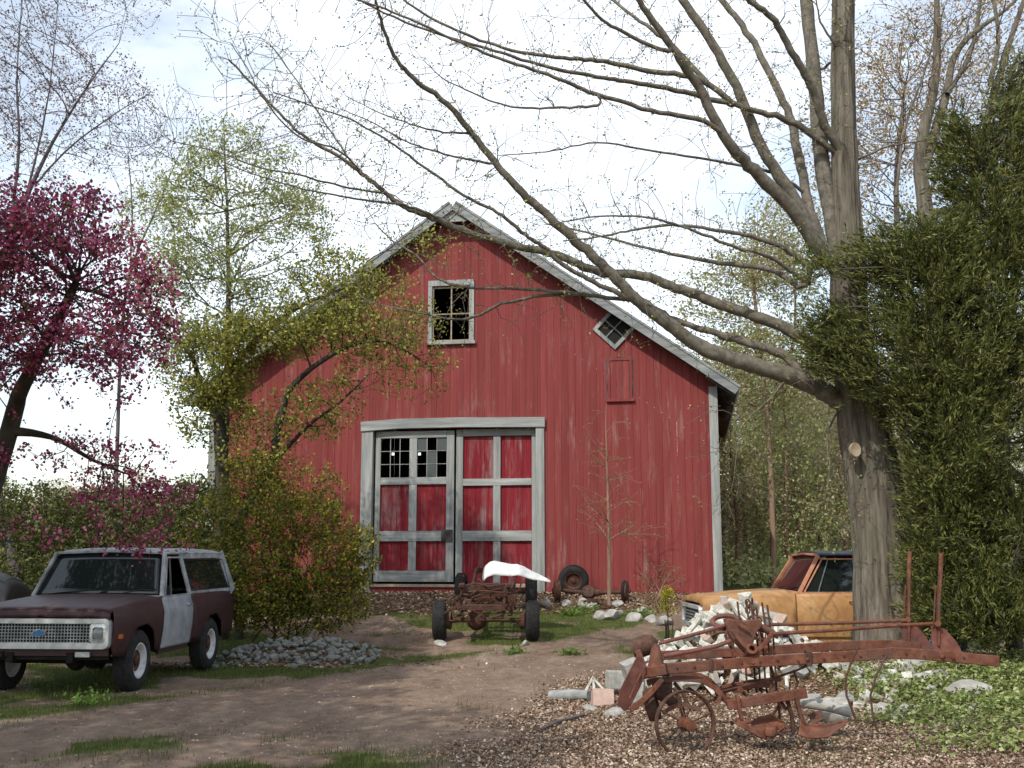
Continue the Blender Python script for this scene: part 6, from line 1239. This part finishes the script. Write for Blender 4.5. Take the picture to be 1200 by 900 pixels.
# woodland seen between barn and maple, and past the left bushes
rs = random.Random(21)
M['woodleaf1'] = mat_leaf('woodland_olive_leaf', [(0, (.27, .26, .12)), (.5, (.48, .46, .25)), (1, (.64, .60, .38))], .55)
M['woodleaf2'] = mat_leaf('woodland_tan_leaf', [(0, (.30, .25, .15)), (.5, (.52, .45, .30)), (1, (.66, .59, .42))], .55)
M['woodleaf3'] = mat_leaf('woodland_green_leaf', [(0, (.20, .25, .07)), (.5, (.42, .46, .18)), (1, (.58, .60, .30))], .55)
wt = []
for i in range(4):
    sp_ = np.random.default_rng(90+i); n = 750; pts = sp_.normal(size=(n, 3)); pts /= np.linalg.norm(pts, axis=1, keepdims=True); pts *= (sp_.uniform(.1, 1, (n, 1)))**(1/2.2)
    pts = pts*np.array([2.3, 2.1, 3.6])+np.array([0, 0, 4.2]); pts = pts[pts[:, 2] > .3]; pts[:, 0] += .5*np.sin(pts[:, 2]*1.3+i); off = np.array([0, 200+10*i, 0.])
    r, _, _ = tree('woodland_tree', 'slender budding tree in the soft woodland beyond the yard', 'tree', tuple(off), pts+off, .005, M['barkt'], (M['woodleaf1'], M['woodleaf2'], M['woodleaf3'], M['paleleaf'])[i], 10, .26, (.07, .14), 90+i, [[(off[0], off[1], 0, .09), (off[0]+.1, off[1], 2, .075), (off[0]-.05, off[1], 4.5, .05), (off[0], off[1], 7, .02)]], 'woodland trees beyond the yard', step=.6); wt.append(r)
place = []
for i, (px, Y, s) in enumerate(((862, 36, .95), (890, 40, 1.05), (925, 35, .9), (960, 41, 1.1), (990, 36, 1.0), (1030, 42, 1.1), (860, 47, 1.2), (945, 48, 1.25), (905, 55, 1.3), (1080, 38, 1.1), (1140, 40, 1.2), (1190, 36, 1.1), (1010, 52, 1.3), (1110, 50, 1.4), (1180, 55, 1.4), (975, 60, 1.5), (1250, 45, 1.2), (-90, 42, .6), (0, 46, .62), (70, 50, .6), (150, 44, .55), (220, 50, .6), (-30, 60, .7), (110, 62, .7), (190, 64, .7), (-160, 50, .8), (250, 46, .5), (875, 42, .9), (910, 44, 1.0), (935, 38, .85), (975, 45, 1.0), (850, 41, .8), (1005, 39, .9))):
    j = (i*3+i//4) % 4; o = wt[j] if i == j and False else None; p = W(px, 650, Y)
    if len(place) < 4: o = wt[len(place)]
    else: o = copy_tree(wt[j])
    o.location = (p.x, Y, gz(p.x, Y)); o.scale = (s, s, s*(1+.1*math.sin(i))); o.rotation_euler = (0, 0, i*1.7); place.append(o)
    o['label'] = 'slender budding tree in the soft woodland between barn and maple trunk' if 850 < px < 1000 else 'slender budding tree in the woodland behind the cedars' if px > 1000 else 'small distant tree beyond the bushes at the left'
# undergrowth below those trees: nobody could count it
rs2 = np.random.default_rng(101); n = 16000
x = rs2.uniform(6, 34, n); y = rs2.uniform(29, 46, n); k = (x/y > .17) & (x/y < .52); x = x[k]; y = y[k]; hh = 1.9*vn(x*.45, y*.45, 6)+.5
Q = np.stack([x, y, H(x, y)+hh*rs2.uniform(0, 1, len(x))**.7], -1); V, Fq = leaf_quads(Q, .10, .22, 0, .6); tag(np_mesh('undergrowth', V, Fq, M['woodleaf3']), 'yellow green undergrowth below the woodland beyond the pickup', 'undergrowth', kind='stuff')
n = 22000; x = rs2.uniform(-34, -9, n); y = rs2.uniform(27, 44, n); k = (x/y < -.27); x = x[k]; y = y[k]; hh = 3.2*vn(x*.7, y*.7, 16)**1.5+.6
Q = np.stack([x, y, H(x, y)+hh*rs2.uniform(0, 1, len(x))**.7], -1); V, Fq = leaf_quads(Q, .10, .22, 0, .6); tag(np_mesh('undergrowth', V, Fq, M['bushleaf']), 'olive undergrowth left of the barn behind the bushes', 'undergrowth', kind='stuff')
# far wood closing the horizon
n = 60000; x = rs2.uniform(-150, 150, n); y = 95+rs2.uniform(0, 12, n)+20*vn(x*.02, 0*x, 2); hh = 5.0+4.5*fbm(x*.08, 0*x, 12); Q = np.stack([x, y, H(x, y)+hh*rs2.uniform(0, 1, n)**.8], -1)
V, Fq = leaf_quads(Q, .5, 1.2, 0, .7); tag(np_mesh('distant_wood', V, Fq, M['woodleaf2']), 'distant soft line of budding wood on the horizon', 'wood', kind='stuff')
# ---------- tree outside the left edge of the picture whose shade lies over the maroon truck (its leaves show in the windshield)
rs = np.random.default_rng(77); n = 3600; v = rs.normal(size=(n, 3)); v /= np.linalg.norm(v, axis=1, keepdims=True); v *= rs.uniform(.2, 1, (n, 1))**.4
sx_, sy_ = -10.2, 6.6; sz_ = gz(sx_, sy_); pts = v*np.array([4.0, 4.2, 2.9])+np.array([sx_+.3, sy_, 8.3]); k_ = rs.uniform(size=n) < .38; pts[k_] = v[k_]*np.array([3.2, 3.0, 2.0])+np.array([-7.2, 2.9, 8.6]); k_ = rs.uniform(size=n) < .45; pts[k_] = v[k_]*np.array([2.9, 3.4, 1.9])+np.array([-9.3, 11.0, 9.4])
M['shadeleaf'] = mat_leaf('broad_green_leaf', [(0, (.05, .07, .02)), (.5, (.10, .14, .03)), (1, (.20, .24, .06))], .3)
tree('shade_tree', 'leafy tree standing left of the camera and shading the maroon truck', 'tree', (sx_, sy_, sz_), pts, .007, M['bark'], M['shadeleaf'], 10, .30, (.12, .24), 77, [[(sx_, sy_, sz_-.05, .26), (sx_+.1, sy_, 2.5, .2), (sx_-.05, sy_+.1, 5.0, .16), (sx_+.2, sy_, 8.5, .08)]], step=.5)
